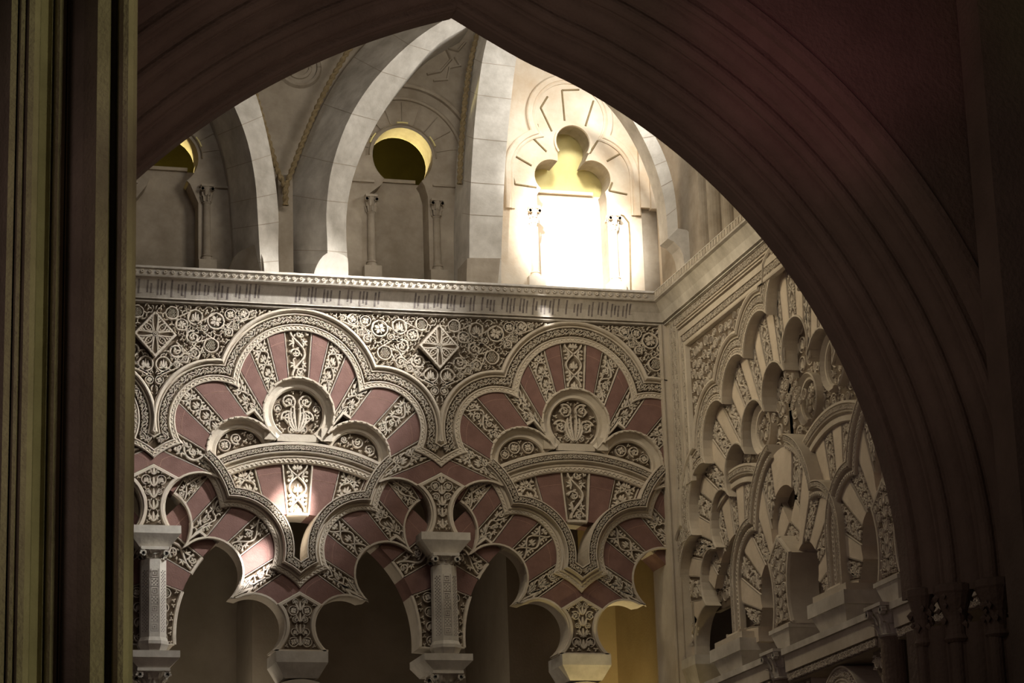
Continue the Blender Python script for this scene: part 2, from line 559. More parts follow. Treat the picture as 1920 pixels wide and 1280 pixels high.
def voussoir(parent, F, off, mir, La, Lb, inner, outer, h0, h1, kind, rnd, clip, umax=None, plain=RED, plainlabel='brick red voussoir', n=7):
    a, b = wedge_edges(La, Lb, inner, outer, n, umax)
    m1 = M(F, off, 0, mir)
    poly = a + b[::-1]
    if kind == 'plain':
        prism_q(m1, a, b, h0, h1)
        o = m1.build('voussoir', plain, parent, clip)
        if o:
            o['label'] = plainlabel
            if plain is RED:
                j = M(F, off, 0, mir); t = rnd.uniform(0.68, 0.8)
                ribbon(j, [tuple(np.array(p) * (1 - t) + np.array(q) * t) for p, q in zip(a, b)], 0.0025, h1 - 0.002, h1 + 0.0015)
                j.build('mortar_joint', JOINT, o, clip)
        return
    g = 0.030
    prism_q(m1, a, b, h0, h1 - g)
    o = m1.build('voussoir', SHADE_GROUND if F is FA else SHADE_GROUND, parent, clip)
    if not o: return
    o['label'] = 'carved stucco voussoir'
    mm = M(F, off, 0, mir)
    A, B = np.array(a), np.array(b)
    # border fillets
    e = 0.011
    ribbon(mm, [tuple(A[0]), tuple(B[0])], e, h1 - g, h1); ribbon(mm, [tuple(A[-1]), tuple(B[-1])], e, h1 - g, h1)
    ribbon(mm, [tuple(p) for p in A], 0.02, h1 - g, h1)
    mid = len(a) // 2
    Lm = hypot(*(B[mid] - A[mid])); Wm = hypot(*(A[-1] - A[0])) / 2; Wo = hypot(*(B[-1] - B[0])) / 2
    W = (Wm + Wo) / 2 * 0.86
    if W > .15:      # tall strip beside the shaft: run the scroll upwards in slices
        for k in range(4):
            q0 = k * (len(a) - 1) / 4; q1 = (k + 1) * (len(a) - 1) / 4
            def pick(Q, f): i = min(int(f), len(Q) - 2); return Q[i] * (1 - f + i) + Q[i + 1] * (f - i)
            c0, c1 = pick(A, q0), pick(A, q1); d0, d1 = pick(B, q0), pick(B, q1)
            cc = (c0 + c1 + d0 + d1) / 4; rr = min(hypot(*(c1 - c0)), hypot(*(d0 - c0)) * .8) / 2 * .85
            stamp(mm, [(cc[0], cc[1], rr), (cc[0] * .35 + c0[0] * .65, cc[1] * .35 + c0[1] * .65, rr * .4), (cc[0] * .35 + d0[0] * .65, cc[1] * .35 + d0[1] * .65, rr * .4), (cc[0] * .35 + d1[0] * .65, cc[1] * .35 + d1[1] * .65, rr * .4), (cc[0] * .35 + c1[0] * .65, cc[1] * .35 + c1[1] * .65, rr * .4)], rnd, h1 - g, h1)
        mm.build('carving', CARVE, o, clip); return
    if Lm < 0.08 or W < 0.02:
        mm.build('carving', CARVE, o, clip); return
    N_ = len(a) - 1
    def mp(x, y):
        t = 0.05 + 0.9 * x / Lm; s = 0.5 + y / W * 0.42
        t = min(max(t, .02), .98); s = min(max(s, .04), .96); f = s * N_; i = min(int(f), N_ - 1); f -= i
        p = A[i] * (1 - f) + A[i + 1] * f; q = B[i] * (1 - f) + B[i + 1] * f
        return tuple(p * (1 - t) + q * t)
    for pts, wd in scroll(Lm, W, rnd):
        ribbon(mm, [mp(x, y) for x, y in pts], wd, h1 - g, h1 - 0.001)
    mm.build('carving', CARVE, o, clip)


def prism_q(mm, a, b, h0, h1):
    n = len(a)
    pts = [(u, z, h1) for u, z in a] + [(u, z, h1) for u, z in b] + [(u, z, h0) for u, z in a] + [(u, z, h0) for u, z in b]
    fs = []
    for i in range(n - 1):
        fs.append((i, i + 1, n + i + 1, n + i))
        fs.append((2 * n + i, 3 * n + i, 3 * n + i + 1, 2 * n + i + 1))
        fs.append((i, 2 * n + i, 2 * n + i + 1, i + 1))
        fs.append((n + i, n + i + 1, 3 * n + i + 1, 3 * n + i))
    fs.append((0, n, 3 * n, 2 * n)); fs.append((n - 1, 3 * n - 1, 4 * n - 1, 2 * n - 1))
    mm.add(pts, fs)


def flip(L): return tuple((-u, z) for u, z in L)


# ------------------------------------------------------------------ wall A (back wall), bay = 2.77 m
BAY = 2.765
HB = BAY / 2
C0, C1, C2 = (0, 7.64, .342), (.55, 7.24, .33), (.94, 6.68, .345)
C1m, C2m = (-.55, 7.24, .33), (-.94, 6.68, .345)
O0, O1, O2 = (0, 7.863, .588), (.79, 7.515, .40), (.94, 6.68, .645)
mirc = lambda c: (-c[0], c[1], c[2])
L1E = [((-.10, 7.98), (-.135, 8.43)), ((-.196, 7.937), (-.296, 8.355)), ((-.321, 7.863), (-.465, 8.203)),
       ((-.372, 7.69), (-.558, 8.014)), ((-.507, 7.599), (-.718, 7.893)), ((-.718, 7.525), (-.988, 7.835)),
       ((-.828, 7.375), (-1.139, 7.674)), ((-.862, 7.219), (-1.189, 7.414)), ((-.958, 7.069), (-1.26, 7.201)),
       ((-1.165, 6.979), (-1.379, 7.096))]
CLR = [((5.10, 0, 0), (1, 0, 0))]
CLL = [((-.75, 0, 0), (-1, 0, 0))]


def upper_arch(cx, label, clip, seed):
    t = thing('upper_arch', (cx, 0, 6.48), label, 'arch', 'five-lobed upper arches of the back wall')
    rnd = random.Random(seed)
    inner = [C0, C1, C2, C1m, C2m]; outer = [O0, O1, O2, mirc(O1), mirc(O2)]
    hi, lo = -0.02, -0.125
    c = L1E[0]
    voussoir(t, FA, cx, False, c, flip(c), [C0], [O0], lo, hi, 'carved', rnd, clip)
    for i in range(9):
        kind = 'plain' if i % 2 == 0 else 'carved'
        inn = [C0] if i < 4 else ([C1m, C0] if i == 4 else ([C1m] if i < 7 else [C1m, C2m]))
        outc = [O0] if i < 3 else ([O0, mirc(O1)] if i < 6 else ([mirc(O1)] if i < 7 else [mirc(O1), mirc(O2)]))
        for mir in (False, True):
            voussoir(t, FA, cx, mir, L1E[i], L1E[i + 1], inn, outc, lo, hi, kind, rnd, clip, HB)
    top_of = lambda c: (c[0], c[1] + c[2])
    half = family([O0, O1, O2], top_of, lambda c: on_u(c, HB))
    fam = lambda a: both(half(a))
    m1 = M(FA, cx)
    prof = [(-.004, -.06), (-.004, -.004), (.006, 0), (.012, -.006), (.040, -.006), (.046, .004), (.054, .004), (.060, -.012),
            (.066, -.036), (.147, -.036), (.150, .006), (.160, .006), (.163, -.010), (.170, -.010), (.176, .016),
            (.188, .030), (.200, .030), (.212, .016), (.216, -.03)]
    sweepf(m1, fam, prof, HB)
    m1.build('archivolt', STUCCO, t, clip)
    m2 = M(FA, cx)
    zigzag(m2, fam(.026), -.011, .011, .022, -.007, .000, HB)
    mg = M(FA, cx); sweepf(mg, fam, [(.067, -.037), (.067, -.033), (.146, -.033), (.146, -.037)], HB); mg.build('carved_band_shade', SHADE_GROUND, t, clip)  # dark strip puts recess shade behind the band carving
    q = [p for p in fam(.1065) if abs(p[0]) < HB - .035]
    on_strip(m2, q, .038, rnd, -.034, .004)
    m2.build('archivolt_carving', CARVE, t, clip)
    # edge fillet round the lobed opening
    m3 = M(FA, cx)
    for c_, a0, a1 in ((C0, -42, 222), (C1, -35, 125), (C2, -38, 118)):
        if c_ is not C2:
            for k in range(16):
                a = radians(a0 + (a1 - a0) * (k + .5) / 16); rr = c_[2] + .002
                for sx in ((1, -1) if c_[0] else (1,)):
                    x, z = c_[0] + rr * cos(a), c_[1] + rr * sin(a)
                    tx, tz = -sin(a) * .012, cos(a) * .012
                    ribbon(m3, [(sx * (x - tx), z - tz), (sx * (x + tx), z + tz)], .010, -.022, -.008)
    inn = family([C0, C1, C2], top_of, lambda c: on_z(c, 6.50))
    sweepf(m3, lambda a: both(inn(a - .012)), [(0, -.125), (0, -.03), (.004, -.016), (.018, -.016), (.024, -.022)])
    for s_ in (-1, 1): box(m3, s_ * .275 - .055, s_ * .275 + .055, 7.37, 7.50, -.15, -.05)
    m3.build('intrados_fillet', STUCCO, t, clip)
    return t


L2I = [(0, 6.53, .365), (.53, 6.095, .322), (.945, 5.595, .30)]
L2O = [(0, 6.62, .64), (.745, 6.31, .405), (.945, 5.595, .568)]
_s = lambda p: (p[0] - .02, p[1] - .02)
L2E = [tuple(map(_s, e)) for e in [((.226, 6.864), (.329, 7.025)), ((.33, 6.752), (.555, 7.032)), ((.373, 6.561), (.615, 6.831)),
       ((.528, 6.442), (.754, 6.729)), ((.738, 6.412), (.996, 6.658)), ((.851, 6.272), (1.109, 6.478)), ((.86, 6.063), (1.136, 6.239)),
       ((.973, 5.923), (1.182, 6.069)), ((1.181, 5.817), (1.415, 5.954))]]


def crossing_arch(cx, label, clip, seed):
    t = thing('interlacing_arch', (cx, 0, 5.35), label, 'arch', 'interlacing lower arches of the back wall')
    rnd = random.Random(seed)
    hi, lo = -.075, -.33
    I, O = L2I, L2O
    for i in range(8):
        kind = 'carved' if i % 2 == 0 else 'plain'
        inn = [I[0]] if i < 3 else (I[:2] if i == 3 else ([I[1]] if i < 6 else I[1:]))
        ou = [O[0]] if i < 2 else (O[:2] if i < 4 else ([O[1]] if i < 6 else O[1:]))
        for mir in (False, True):
            voussoir(t, FA, cx, mir, L2E[i], L2E[i + 1], inn, ou, lo, hi, kind, rnd, clip, HB)
    e = L2E[0]
    for mir in (False, True):
        voussoir(t, FA, cx, mir, ((0.0, 6.9), (0.0, 7.2)), e, [I[0]], [O[0]], lo, hi, 'plain', rnd, clip, HB)
    at50 = lambda c: (c[0] + c[2] * cos(radians(50)), c[1] + c[2] * sin(radians(50)))
    right = family(O, at50, lambda c: on_u(c, HB))
    prof = [(-.004, -.12), (-.004, -.058), (.004, -.052), (.036, -.052), (.042, -.040), (.052, -.034), (.058, -.050),
            (.072, -.050), (.078, -.012), (.086, .010), (.094, .010), (.097, -.018), (.159, -.018), (.162, .012), (.172, .012), (.174, -.34)]
    for s in (1, -1):
        fam = right if s == 1 else (lambda a: [(-u, z) for u, z in reversed(right(a))])
        m1 = M(FA, cx); sweepf(m1, fam, prof, HB)
        m1.build('archivolt', STUCCO, t, clip)
        m2 = M(FA, cx)
        zigzag(m2, fam(.021), -.009, .009, .020, -.053, -.046, HB, .005)
        mg = M(FA, cx); sweepf(mg, fam, [(.0975, -.019), (.0975, -.015), (.1585, -.015), (.1585, -.019)], HB); mg.build('carved_band_shade', SHADE_GROUND, t, clip)
        on_strip(m2, [p for p in fam(.128) if abs(p[0]) < HB - .01], .030, rnd, -.016, .014)
        m2.build('archivolt_carving', CARVE, t, clip)
    inn = family(I, at50, lambda c: on_z(c, 5.36))
    for s in (1, -1):
        m3 = M(FA, cx)
        sweepf(m3, lambda a: inn(a - .012) if s == 1 else [(-u, z) for u, z in reversed(inn(a - .012))],
               [(0, -.33), (0, -.085), (.004, -.070), (.020, -.070), (.024, -.080)])
        m3.build('intrados_fillet', STUCCO, t, clip)
    return t


def round_arch(cx, label, clip, seed):
    t = thing('round_arch', (cx, 0.2, 5.3), label, 'arch', 'round arches behind the interlacing arches')
    rnd = random.Random(seed)
    cz = 5.5
    inner, outer = [(0, cz, 1.17)], [(0, cz, 1.66)]
    hi, lo = -.12, -.5
    angs = [5, 14.2, 23.4, 32.6, 41.8, 51, 60.2, 69.4, 94.0]
    ln = lambda d: ((1.17 * sin(radians(d)), cz + 1.17 * cos(radians(d))), (1.66 * sin(radians(d)), cz + 1.66 * cos(radians(d))))
    voussoir(t, FA, cx, False, ln(-5), ln(5), inner, outer, lo, hi + .012, 'carved', rnd, clip, HB)
    for i in range(len(angs) - 1):
        for mir in (False, True):
            voussoir(t, FA, cx, mir, ln(angs[i]), ln(angs[i + 1]), inner, outer, lo, hi, 'plain' if i % 2 == 0 else 'carved', rnd, clip, HB)
    pth = arc((0, cz), 1.66, 127, 53, 50)
    m1 = M(FA, cx)
    sweep(m1, pth, [(-.004, -.2), (-.004, -.10), (.006, -.092), (.05, -.092), (.056, -.082), (.066, -.080), (.074, -.118), (.092, -.118),
                    (.100, -.070), (.112, -.066), (.118, -.092), (.170, -.092), (.174, -.066), (.20, -.066), (.215, -.13)])
    m1.build('archivolt', STUCCO, t, clip)
    m2 = M(FA, cx)
    zigzag(m2, pth, .018, .040, .022, -.093, -.085)
    mg = M(FA, cx); sweep(mg, pth, [(.1185, -.093), (.1185, -.089), (.1695, -.089), (.1695, -.093)]); mg.build('carved_band_shade', SHADE_GROUND, t, clip)
    on_strip(m2, offset(pth, .144), .026, rnd, -.090, -.064)
    m2.build('archivolt_carving', CARVE, t, clip)
    # tympanum with carved disc and two side panels
    m3 = M(FA, cx)
    box(m3, -1.1, 1.1, 7.1, 8.05, -.22, -.135)
    tp = m3.build('tympanum', SHADE_GROUND, t, clip)
    m4 = M(FA, cx)
    sweep(m4, arc((0, 7.64), .245, 232, -52, 44), [(0, -.135), (0, -.085), (.012, -.070), (.04, -.075), (.085, -.045), (.10, -.05), (.105, -.13)])
    box(m4, -.2, .2, 7.365, 7.435, -.135, -.075)
    for s in (1, -1):
        pth = [(s * u, z) for u, z in arc((.55, 7.24), .235, 158, -14, 30)]
        if s < 0: pth = pth[::-1]
        sweep(m4, pth, [(0, -.135), (0, -.095), (.012, -.080), (.04, -.085), (.085, -.055), (.10, -.06), (.105, -.13)])
    m4.build('panel_moulding', STUCCO, t, clip)
    m5 = M(FA, cx)
    cs = pack(lambda x, y: hypot(x, y - 7.64) < .238 and y > 7.44 and x > .004, (0, .24, 7.4, 7.9), (.078, .056, .04, .028, .02, .014), rnd, 900)
    for q in (-1.2, -.75, -.3, .3, .75, 1.2):
        p_, w_ = leaf(0, 7.46, pi / 2 - q * .8, .30 - .06 * abs(q), .014, q * 1.1, 8); ribbon(m5, p_, w_, -.135, -.098)
    stamp(m5, cs, rnd, -.135, -.100, True, kinds=('palmette', 'spiral'))
    m5.build('disc_carving', CARVE, tp, clip)
    cs = pack(lambda x, y: hypot(x - .55, y - 7.24) < .228 and hypot(x, y - cz) > 1.885, (.3, .8, 7.2, 7.5), (.062, .048, .036, .027, .02, .014), rnd, 900)
    for mir in (False, True):
        m5 = M(FA, cx, 0, mir)
        stamp(m5, cs, rnd, -.135, -.100, False, kinds=('flower', 'spiral'))
        m5.build('side_panel_carving', CARVE, tp, clip)
    return t


def hour_side(c, z0, z1, n=16):
    return [(c[0] - sqrt(max(c[2] ** 2 - (z - c[1]) ** 2, 0)), z) for z in np.linspace(z0, z1, n + 1)]


def hourglass(name, F, cx, c, z0, z1, apex, label, cat, group, seed, clip=None, h0=-.3, h1=0.0, edge=.022, loc=None):
    right = hour_side(c, z0, z1)
    poly = right + [(0, apex)] + [(-u, z) for u, z in reversed(right)]
    t = thing(name, loc or F(cx, z0, 0), label, cat, group)
    m1 = M(F, cx); g = .022
    plate(m1, poly, [], h0, h1 - g)
    m1.build('panel', SHADE_GROUND, t, clip)
    m2 = M(F, cx)
    cl = poly + [poly[0]]
    inset = [(u * (1 - edge / max(abs(u), .05)) if u else 0, z) for u, z in right]
    bp = inset + [(0, apex - edge * .8)] + [(-u, z) for u, z in reversed(inset)]
    ribbon(m2, bp, edge, h1 - g, h1 + .002)
    ribbon(m2, [(-right[0][0], z0 + .012), (right[0][0], z0 + .012)], .012, h1 - g, h1 + .002)
    m2.build('panel_border', STUCCO, t, clip)
    rnd = random.Random(seed)
    def ins(x, y):
        if y < z0 + .03 or x < .003: return False
        if y < z1: lim = c[0] - sqrt(max(c[2] ** 2 - (y - c[1]) ** 2, 0)) - edge * 1.9
        else: lim = right[-1][0] * (apex - y) / (apex - z1) - edge * 1.4
        return x < lim
    cs = pack(ins, (0, .3, z0, apex), (.05, .042, .034, .026, .019, .014), rnd, 500)
    m3 = M(F, cx)
    stamp(m3, cs, rnd, h1 - g, h1, True, kinds=('flower', 'palmette', 'spiral'))
    for z in np.arange(z0 + .06, apex - .08, .11):
        for q in (-.8, 0, .8):
            pts, wd = leaf(0, z, pi / 2 - q, .09, .012, q)
            ribbon(m3, pts, wd, h1 - g, h1)
    m3.build('panel_carving', CARVE, t, clip)
    return t


def frustum(mm, u, za, zb, wa, wb, ha, hb, hback):
    """block at height za (half-width wa, front ha) tapering to zb (wb, hb)"""
    pts = [(u - wa, za, hback), (u + wa, za, hback), (u + wa, za, ha), (u - wa, za, ha),
           (u - wb, zb, hback), (u + wb, zb, hback), (u + wb, zb, hb), (u - wb, zb, hb)]
    mm.add(pts, [(0, 1, 2, 3), (7, 6, 5, 4), (0, 4, 5, 1), (1, 5, 6, 2), (2, 6, 7, 3), (3, 7, 4, 0)])


def ngon_col(mm, u, h, z0, z1, r0, r1, n=8, rot=pi / 8):
    pts = []
    for z, r in ((z0, r0), (z1, r1)):
        for k in range(n):
            a = rot + 2 * pi * k / n
            pts.append((u + r * cos(a), z, h + r * sin(a)))
    fs = [(k, (k + 1) % n, n + (k + 1) % n, n + k) for k in range(n)] + [tuple(range(n)), tuple(range(2 * n - 1, n - 1, -1))]
    mm.add(pts, fs)


def lathe(mm, u, h, prof, n=20):
    """prof (r, z)"""
    K = len(prof); pts = []
    for k in range(n):
        a = 2 * pi * k / n
        for r, z in prof: pts.append((u + r * cos(a), z, h + r * sin(a)))
    fs = []
    for k in range(n):
        j = (k + 1) % n
        for i in range(K - 1): fs.append((k * K + i, j * K + i, j * K + i + 1, k * K + i + 1))
    fs.append(tuple(k * K for k in range(n))); fs.append(tuple(k * K + K - 1 for k in reversed(range(n))))
    mm.add(pts, fs)


def capital(t, F, u, h, z0, z1, w_, material, clip=None, seed=1):
    m1 = M(F)
    lathe(m1, u, h, [(w_ * .62, z0), (w_ * .72, z0 + .012), (w_ * .62, z0 + .025), (w_ * .66, z0 + (z1 - z0) * .5), (w_ * .92, z1 - .03), (w_ * .92, z1 - .028)])
    box(m1, u - w_, u + w_, z1 - .028, z1, h - w_, h + w_)
    rnd = random.Random(seed)
    H = z1 - z0
    for row in range(2):
        for k in range(8):
            a = 2 * pi * (k + .5 * row) / 8
            r0 = w_ * .64; zz = z0 + .02 + row * H * .3
            pts = []
            for i in range(5):
                s = i / 4; r = r0 + w_ * (.06 + .34 * s ** 2.2); z = zz + H * .42 * s - (.02 * (s > .8))
                for sgn in (-1, 0, 1):
                    aa = a + sgn * .26 * (1 - .75 * s)
                    pts.append((u + (r + (.012 if sgn == 0 else 0)) * cos(aa), z, h + (r + (.012 if sgn == 0 else 0)) * sin(aa)))
            fs = []
            for i in range(4):
                fs += [(i * 3, i * 3 + 1, i * 3 + 4, i * 3 + 3), (i * 3 + 1, i * 3 + 2, i * 3 + 5, i * 3 + 4)]
            m1.add(pts, fs)
    for sx in (-1, 1):
        for sh in (-1, 1):
            cx_, ch = u + sx * w_ * .82, h + sh * w_ * .82
            for q in range(17):
                a = q * .62; r = w_ * .24 * (1 - q / 17)
                x = cx_ + r * cos(a) * sx * .9; z = z1 - .055 - w_ * .05 + r * sin(a)
                m1.add([(x - .008, z - .008, ch - .02), (x + .008, z - .008, ch - .02), (x + .008, z + .008, ch - .02), (x - .008, z + .008, ch - .02),
                        (x - .008, z - .008, ch + .02), (x + .008, z - .008, ch + .02), (x + .008, z + .008, ch + .02), (x - .008, z + .008, ch + .02)],
                       [(0, 1, 2, 3), (7, 6, 5, 4), (0, 4, 5, 1), (1, 5, 6, 2), (2, 6, 7, 3), (3, 7, 4, 0)])
    return m1.build('capital', material, t, clip)


def pier_a(cx, names, clip, seed):
    side, = names
    hourglass('spandrel_panel', FA, cx, (HB - .94 + .0, 6.68, .345), 6.485, 6.955, 7.085,
              'hourglass carved panel above the ' + side, 'carved panel', 'hourglass panels above the imposts', seed, clip)
    t = thing('impost_block', (cx, 0, 6.28), 'plain impost block on the ' + side, 'impost', 'plain impost blocks')
    m1 = M(FA)
    box(m1, cx - .24, cx + .24, 6.41, 6.483, -.3, .11)
    m1.build('upper_slab', STONE, t, clip)
    m2 = M(FA)
    frustum(m2, cx, 6.285, 6.41, .135, .24, .06, .11, -.3)
    m2.build('tapered_base', STONE, t, clip)
    t = thing('colonnette', (cx, 0, 5.31), 'carved octagonal ' + side, 'colonnette', 'octagonal colonnettes of the back wall')
    m1 = M(FA); ngon_col(m1, cx, -.02, 5.45, 6.17, .128, .124)
    sh = m1.build('shaft', STONE, t, clip)
    # fretted inlay bands on the three front faces
    m5 = M(FA); rnd = random.Random(seed)
    r = .126 * cos(pi / 8)
    for fi, a in enumerate((pi / 2, pi / 4, 3 * pi / 4)):
        tx, th = -sin(a), cos(a); nx, nh = cos(a), sin(a); z = 5.50; k = 0
        def quad(s0, s1, z0, z1):
            e = .0025
            P = [(cx + nx * (r + e) + tx * s, zz, -.02 + nh * (r + e) + th * s) for s, zz in ((s0, z0), (s1, z0), (s1, z1), (s0, z1))]
            P += [(cx + nx * (r - .003) + tx * s, zz, -.02 + nh * (r - .003) + th * s) for s, zz in ((s0, z0), (s1, z0), (s1, z1), (s0, z1))]
            m5.add(P, [(0, 1, 2, 3), (7, 6, 5, 4), (0, 4, 5, 1), (1, 5, 6, 2), (2, 6, 7, 3), (3, 7, 4, 0)])
        if fi == 0:
            quad(-.036, -.033, 5.5, 6.08); quad(.033, .036, 5.5, 6.08)
            while z < 6.07:
                quad(-.036, .036, z, z + .003)
                if k % 2 == 0:
                    quad(-.022, .022, z + .018, z + .022); quad(-.022, .022, z + .060, z + .064); quad(-.022, -.018, z + .018, z + .064)
                    quad(.018, .022, z + .018, z + .05); quad(-.006, .006, z + .034, z + .048)
                else:
                    for i in range(4):
                        for j in range(4):
                            if (i + j) % 2 == 0: quad(-.028 + i * .015, -.018 + i * .015, z + .012 + j * .016, z + .022 + j * .016)
                z += .083; k += 1
        else:
            while z < 6.07:
                for i in range(4):
                    if (i + k) % 2: quad(-.03 + i * .016, -.018 + i * .016, z, z + .008)
                z += .016; k += 1
    m5.build('fret_inlay', INK, sh, clip) if sh else None
    capital(t, FA, cx, -.02, 6.165, 6.285, .128, STONE, clip, seed)
    m3 = M(FA)
    ngon_col(m3, cx, -.02, 5.415, 5.45, .145, .13); ngon_col(m3, cx, -.02, 5.385, 5.415, .150, .150); ngon_col(m3, cx, -.02, 5.31, 5.385, .115, .150)
    m3.build('base', STONE, t, clip)
    t = thing('pier_block', (cx, 0, 5.17), 'chamfered stone block under the ' + side, 'pier block', 'pier blocks under the colonnettes')
    m4 = M(FA)
    box(m4, cx - .235, cx + .235, 5.262, 5.325, -.5, .10)
    frustum(m4, cx, 5.17, 5.262, .14, .235, .06, .10, -.5)
    m4.build('slab', STONE, t, clip)
    t = thing('lower_column', (cx, 0, 4.4), 'column head beneath the ' + side, 'column', 'column heads at the lower edge')
    capital(t, FA, cx, -.08, 5.0, 5.17, .15, STONE, clip, seed + 3)
    m6 = M(FA); lathe(m6, cx, -.08, [(.09, 4.3), (.092, 5.0)]); m6.build('shaft', STONE, t, clip)


def hanging(cx, label, clip, seed):
    hourglass('hourglass_panel', FA, cx, (HB - .945, 5.595, .30), 5.35, 5.79, 5.915,
              'hanging hourglass panel between ' + label, 'carved panel', 'hanging hourglass panels', seed, clip, h0=-.33, h1=-.055)
    t = thing('hanging_impost', (cx, 0, 5.1), 'plain tapering impost between ' + label, 'impost', 'hanging imposts')
    m1 = M(FA); box(m1, cx - .245, cx + .245, 5.242, 5.345, -.45, .02); m1.build('upper_slab', STONE, t, clip)
    m1 = M(FA); frustum(m1, cx, 5.10, 5.242, .16, .245, -.03, .02, -.45); m1.build('tapered_base', STONE, t, clip)
    t = thing('lower_arch_crown', (cx, 0, 4.5), 'carved lower arch crown between ' + label, 'arch', 'lower arch crowns')
    m1 = M(FA); sweep(m1, arc((cx, 4.62), .42, 150, 30, 24), [(0, -.4), (0, -.04), (.012, -.03), (.05, -.03), (.056, -.05), (.06, -.4)])
    m1.build('archivolt', STUCCO, t, clip)


# frieze wall plate with the openings of the arches behind left free
def wall_a():
    m1 = M(FA)
    top = 8.66
    pts = [(-1.9, top)]
    # lower border follows the archivolts of the bays
    half = family([O0, O1, O2], lambda c: (c[0], c[1] + c[2]), lambda c: on_u(c, HB))
    low = []
    for cx in (HB - BAY, HB, HB + BAY):
        low += [(max(-HB, min(HB, u)) + cx, z) for u, z in both(half(.12))]
    low = [p for p in low if -1.9 < p[0] < 5.3]
    poly = [(5.3, top)] + [(-1.9, top), (-1.9, low[0][1])] + low + [(5.3, low[-1][1])]
    out = [poly[0]]
    for p in poly[1:]:
        if hypot(p[0] - out[-1][0], p[1] - out[-1][1]) > 1e-3: out.append(p)
    plate(m1, out, [], -.12, -.042)
    wl = m1.build('wall_back', SHADE_GROUND); tag(wl, 'carved stucco back wall above the interlacing arches', kind='structure')
    # frieze carving
    rnd = random.Random(5)
    def ins(x, y):          # local: x from arch axis to pier axis
        if not (.003 < x < HB - .003) or y > 8.645: return False
        for cx_, cz, r in (O0, O1):
            if hypot(x - cx_, y - cz) < r + .222: return False
        if y < 7.72: return False
        if abs(HB - x) + abs(y - 8.335) * .93 < .235: return False
        return True
    cs = [(.995, 8.53, .085), (.80, 8.50, .092), (1.22, 8.56, .072), (1.02, 8.33, .075), (.66, 8.57, .06), (1.0, 8.17, .06)]
    cs = [c for c in cs if ins(c[0], c[1])]
    for r in (.082, .074, .066, .058, .050, .044, .036, .028, .022):
        for _ in range(1300):
            x, y = rnd.uniform(0, HB), rnd.uniform(7.7, 8.65)
            if any((x - a) ** 2 + (y - b) ** 2 < (r + c) ** 2 for a, b, c in cs): continue
            if all(ins(x + r * .92 * cos(t), y + r * .92 * sin(t)) for t in np.linspace(0, 2 * pi, 9)[:-1]): cs.append((x, y, r))
    base = M(FA, 0, 0)
    stamp(base, cs, rnd, -.044, .006, True)
    big = [c for c in cs if c[2] > .035]
    for i, (x, y, r) in enumerate(big):
        for a, b, c in sorted(big, key=lambda q: hypot(q[0] - x, q[1] - y))[1:4]:
            d = hypot(a - x, b - y)
            if d > .26 or d < 1e-6: continue
            nx, ny = -(b - y) / d, (a - x) / d
            sg = rnd.choice((-1, 1)); k0, k1 = r * .95, c * .95
            P = []
            for q in range(9):
                t = q / 8
                P.append((x + (a - x) * t + nx * sg * (k0 * (1 - t) - k1 * t), y + (b - y) * t + ny * sg * (k0 * (1 - t) - k1 * t)))
            if all(ins(*p) for p in P):
                ribbon(base, P, .0085, -.044, .002); ribbon(base, [(-u, z) for u, z in reversed(P)], .0085, -.044, .002)
    occ = list(cs)
    for _ in range(12000):
        x, y = rnd.uniform(.01, HB - .01), rnd.uniform(7.72, 8.64); r = rnd.uniform(.014, .028)
        if not ins(x, y) or any((x - a) ** 2 + (y - b) ** 2 < (r * .62 + c * .98) ** 2 for a, b, c in occ): continue
        occ.append((x, y, r)); a0 = rnd.uniform(0, 6.28)
        for q in range(3):
            pts_, wd_ = leaf(x, y, a0 + q * 2.09, r * 1.15, r * .28, rnd.uniform(-1, 1), 4)
            if all(ins(*p) for p in pts_):
                ribbon(base, pts_, wd_, -.044, .004); ribbon(base, [(-u, z) for u, z in reversed(pts_)], wd_[::-1], -.044, .004)
    V, Fc = base.v, base.f
    full = M(FA)
    for cx in (HB - BAY, HB, HB + BAY):
        full.raw([(a + cx, b, c) for a, b, c in V], Fc)
    full.build('frieze_carving', CARVE, wl, CLR + CLL)


wall_a()
ua = [upper_arch(HB - BAY, 'sliver of a lobed arch beside the dark near pier', CLR + CLL, 1),
      upper_arch(HB, 'brightly lit five-lobed arch with red and carved voussoirs, nearest the near pier', CLR, 2),
      upper_arch(HB + BAY, 'shaded five-lobed arch with red voussoirs ending at the wall corner', CLR, 3)]
crossing_arch(0, 'interlacing lobed arch around the left colonnette, crossed by a bright sun patch', CLR + CLL, 11)
crossing_arch(BAY, 'interlacing lobed arch around the middle colonnette between both bays', CLR, 12)
crossing_arch(2 * BAY, 'dim interlacing lobed arch running into the wall corner', CLR, 13)
round_arch(HB - BAY, 'edge of a round arch behind the dark near pier', CLR + CLL, 21)
round_arch(HB, 'round arch with segmental band and carved disc, sunlit at its keystone', CLR, 22)
round_arch(HB + BAY, 'shaded round arch with segmental band and carved disc near the corner', CLR, 23)
pier_a(0, ('colonnette with fret bands beside the dark near pier',), CLL, 31)
pier_a(BAY, ('colonnette between the two bays of the back wall',), None, 32)
hanging(HB, 'the two openings of the sunlit bay', None, 41)
hanging(HB + BAY, 'the two openings of the shaded bay, lit from below', None, 42)

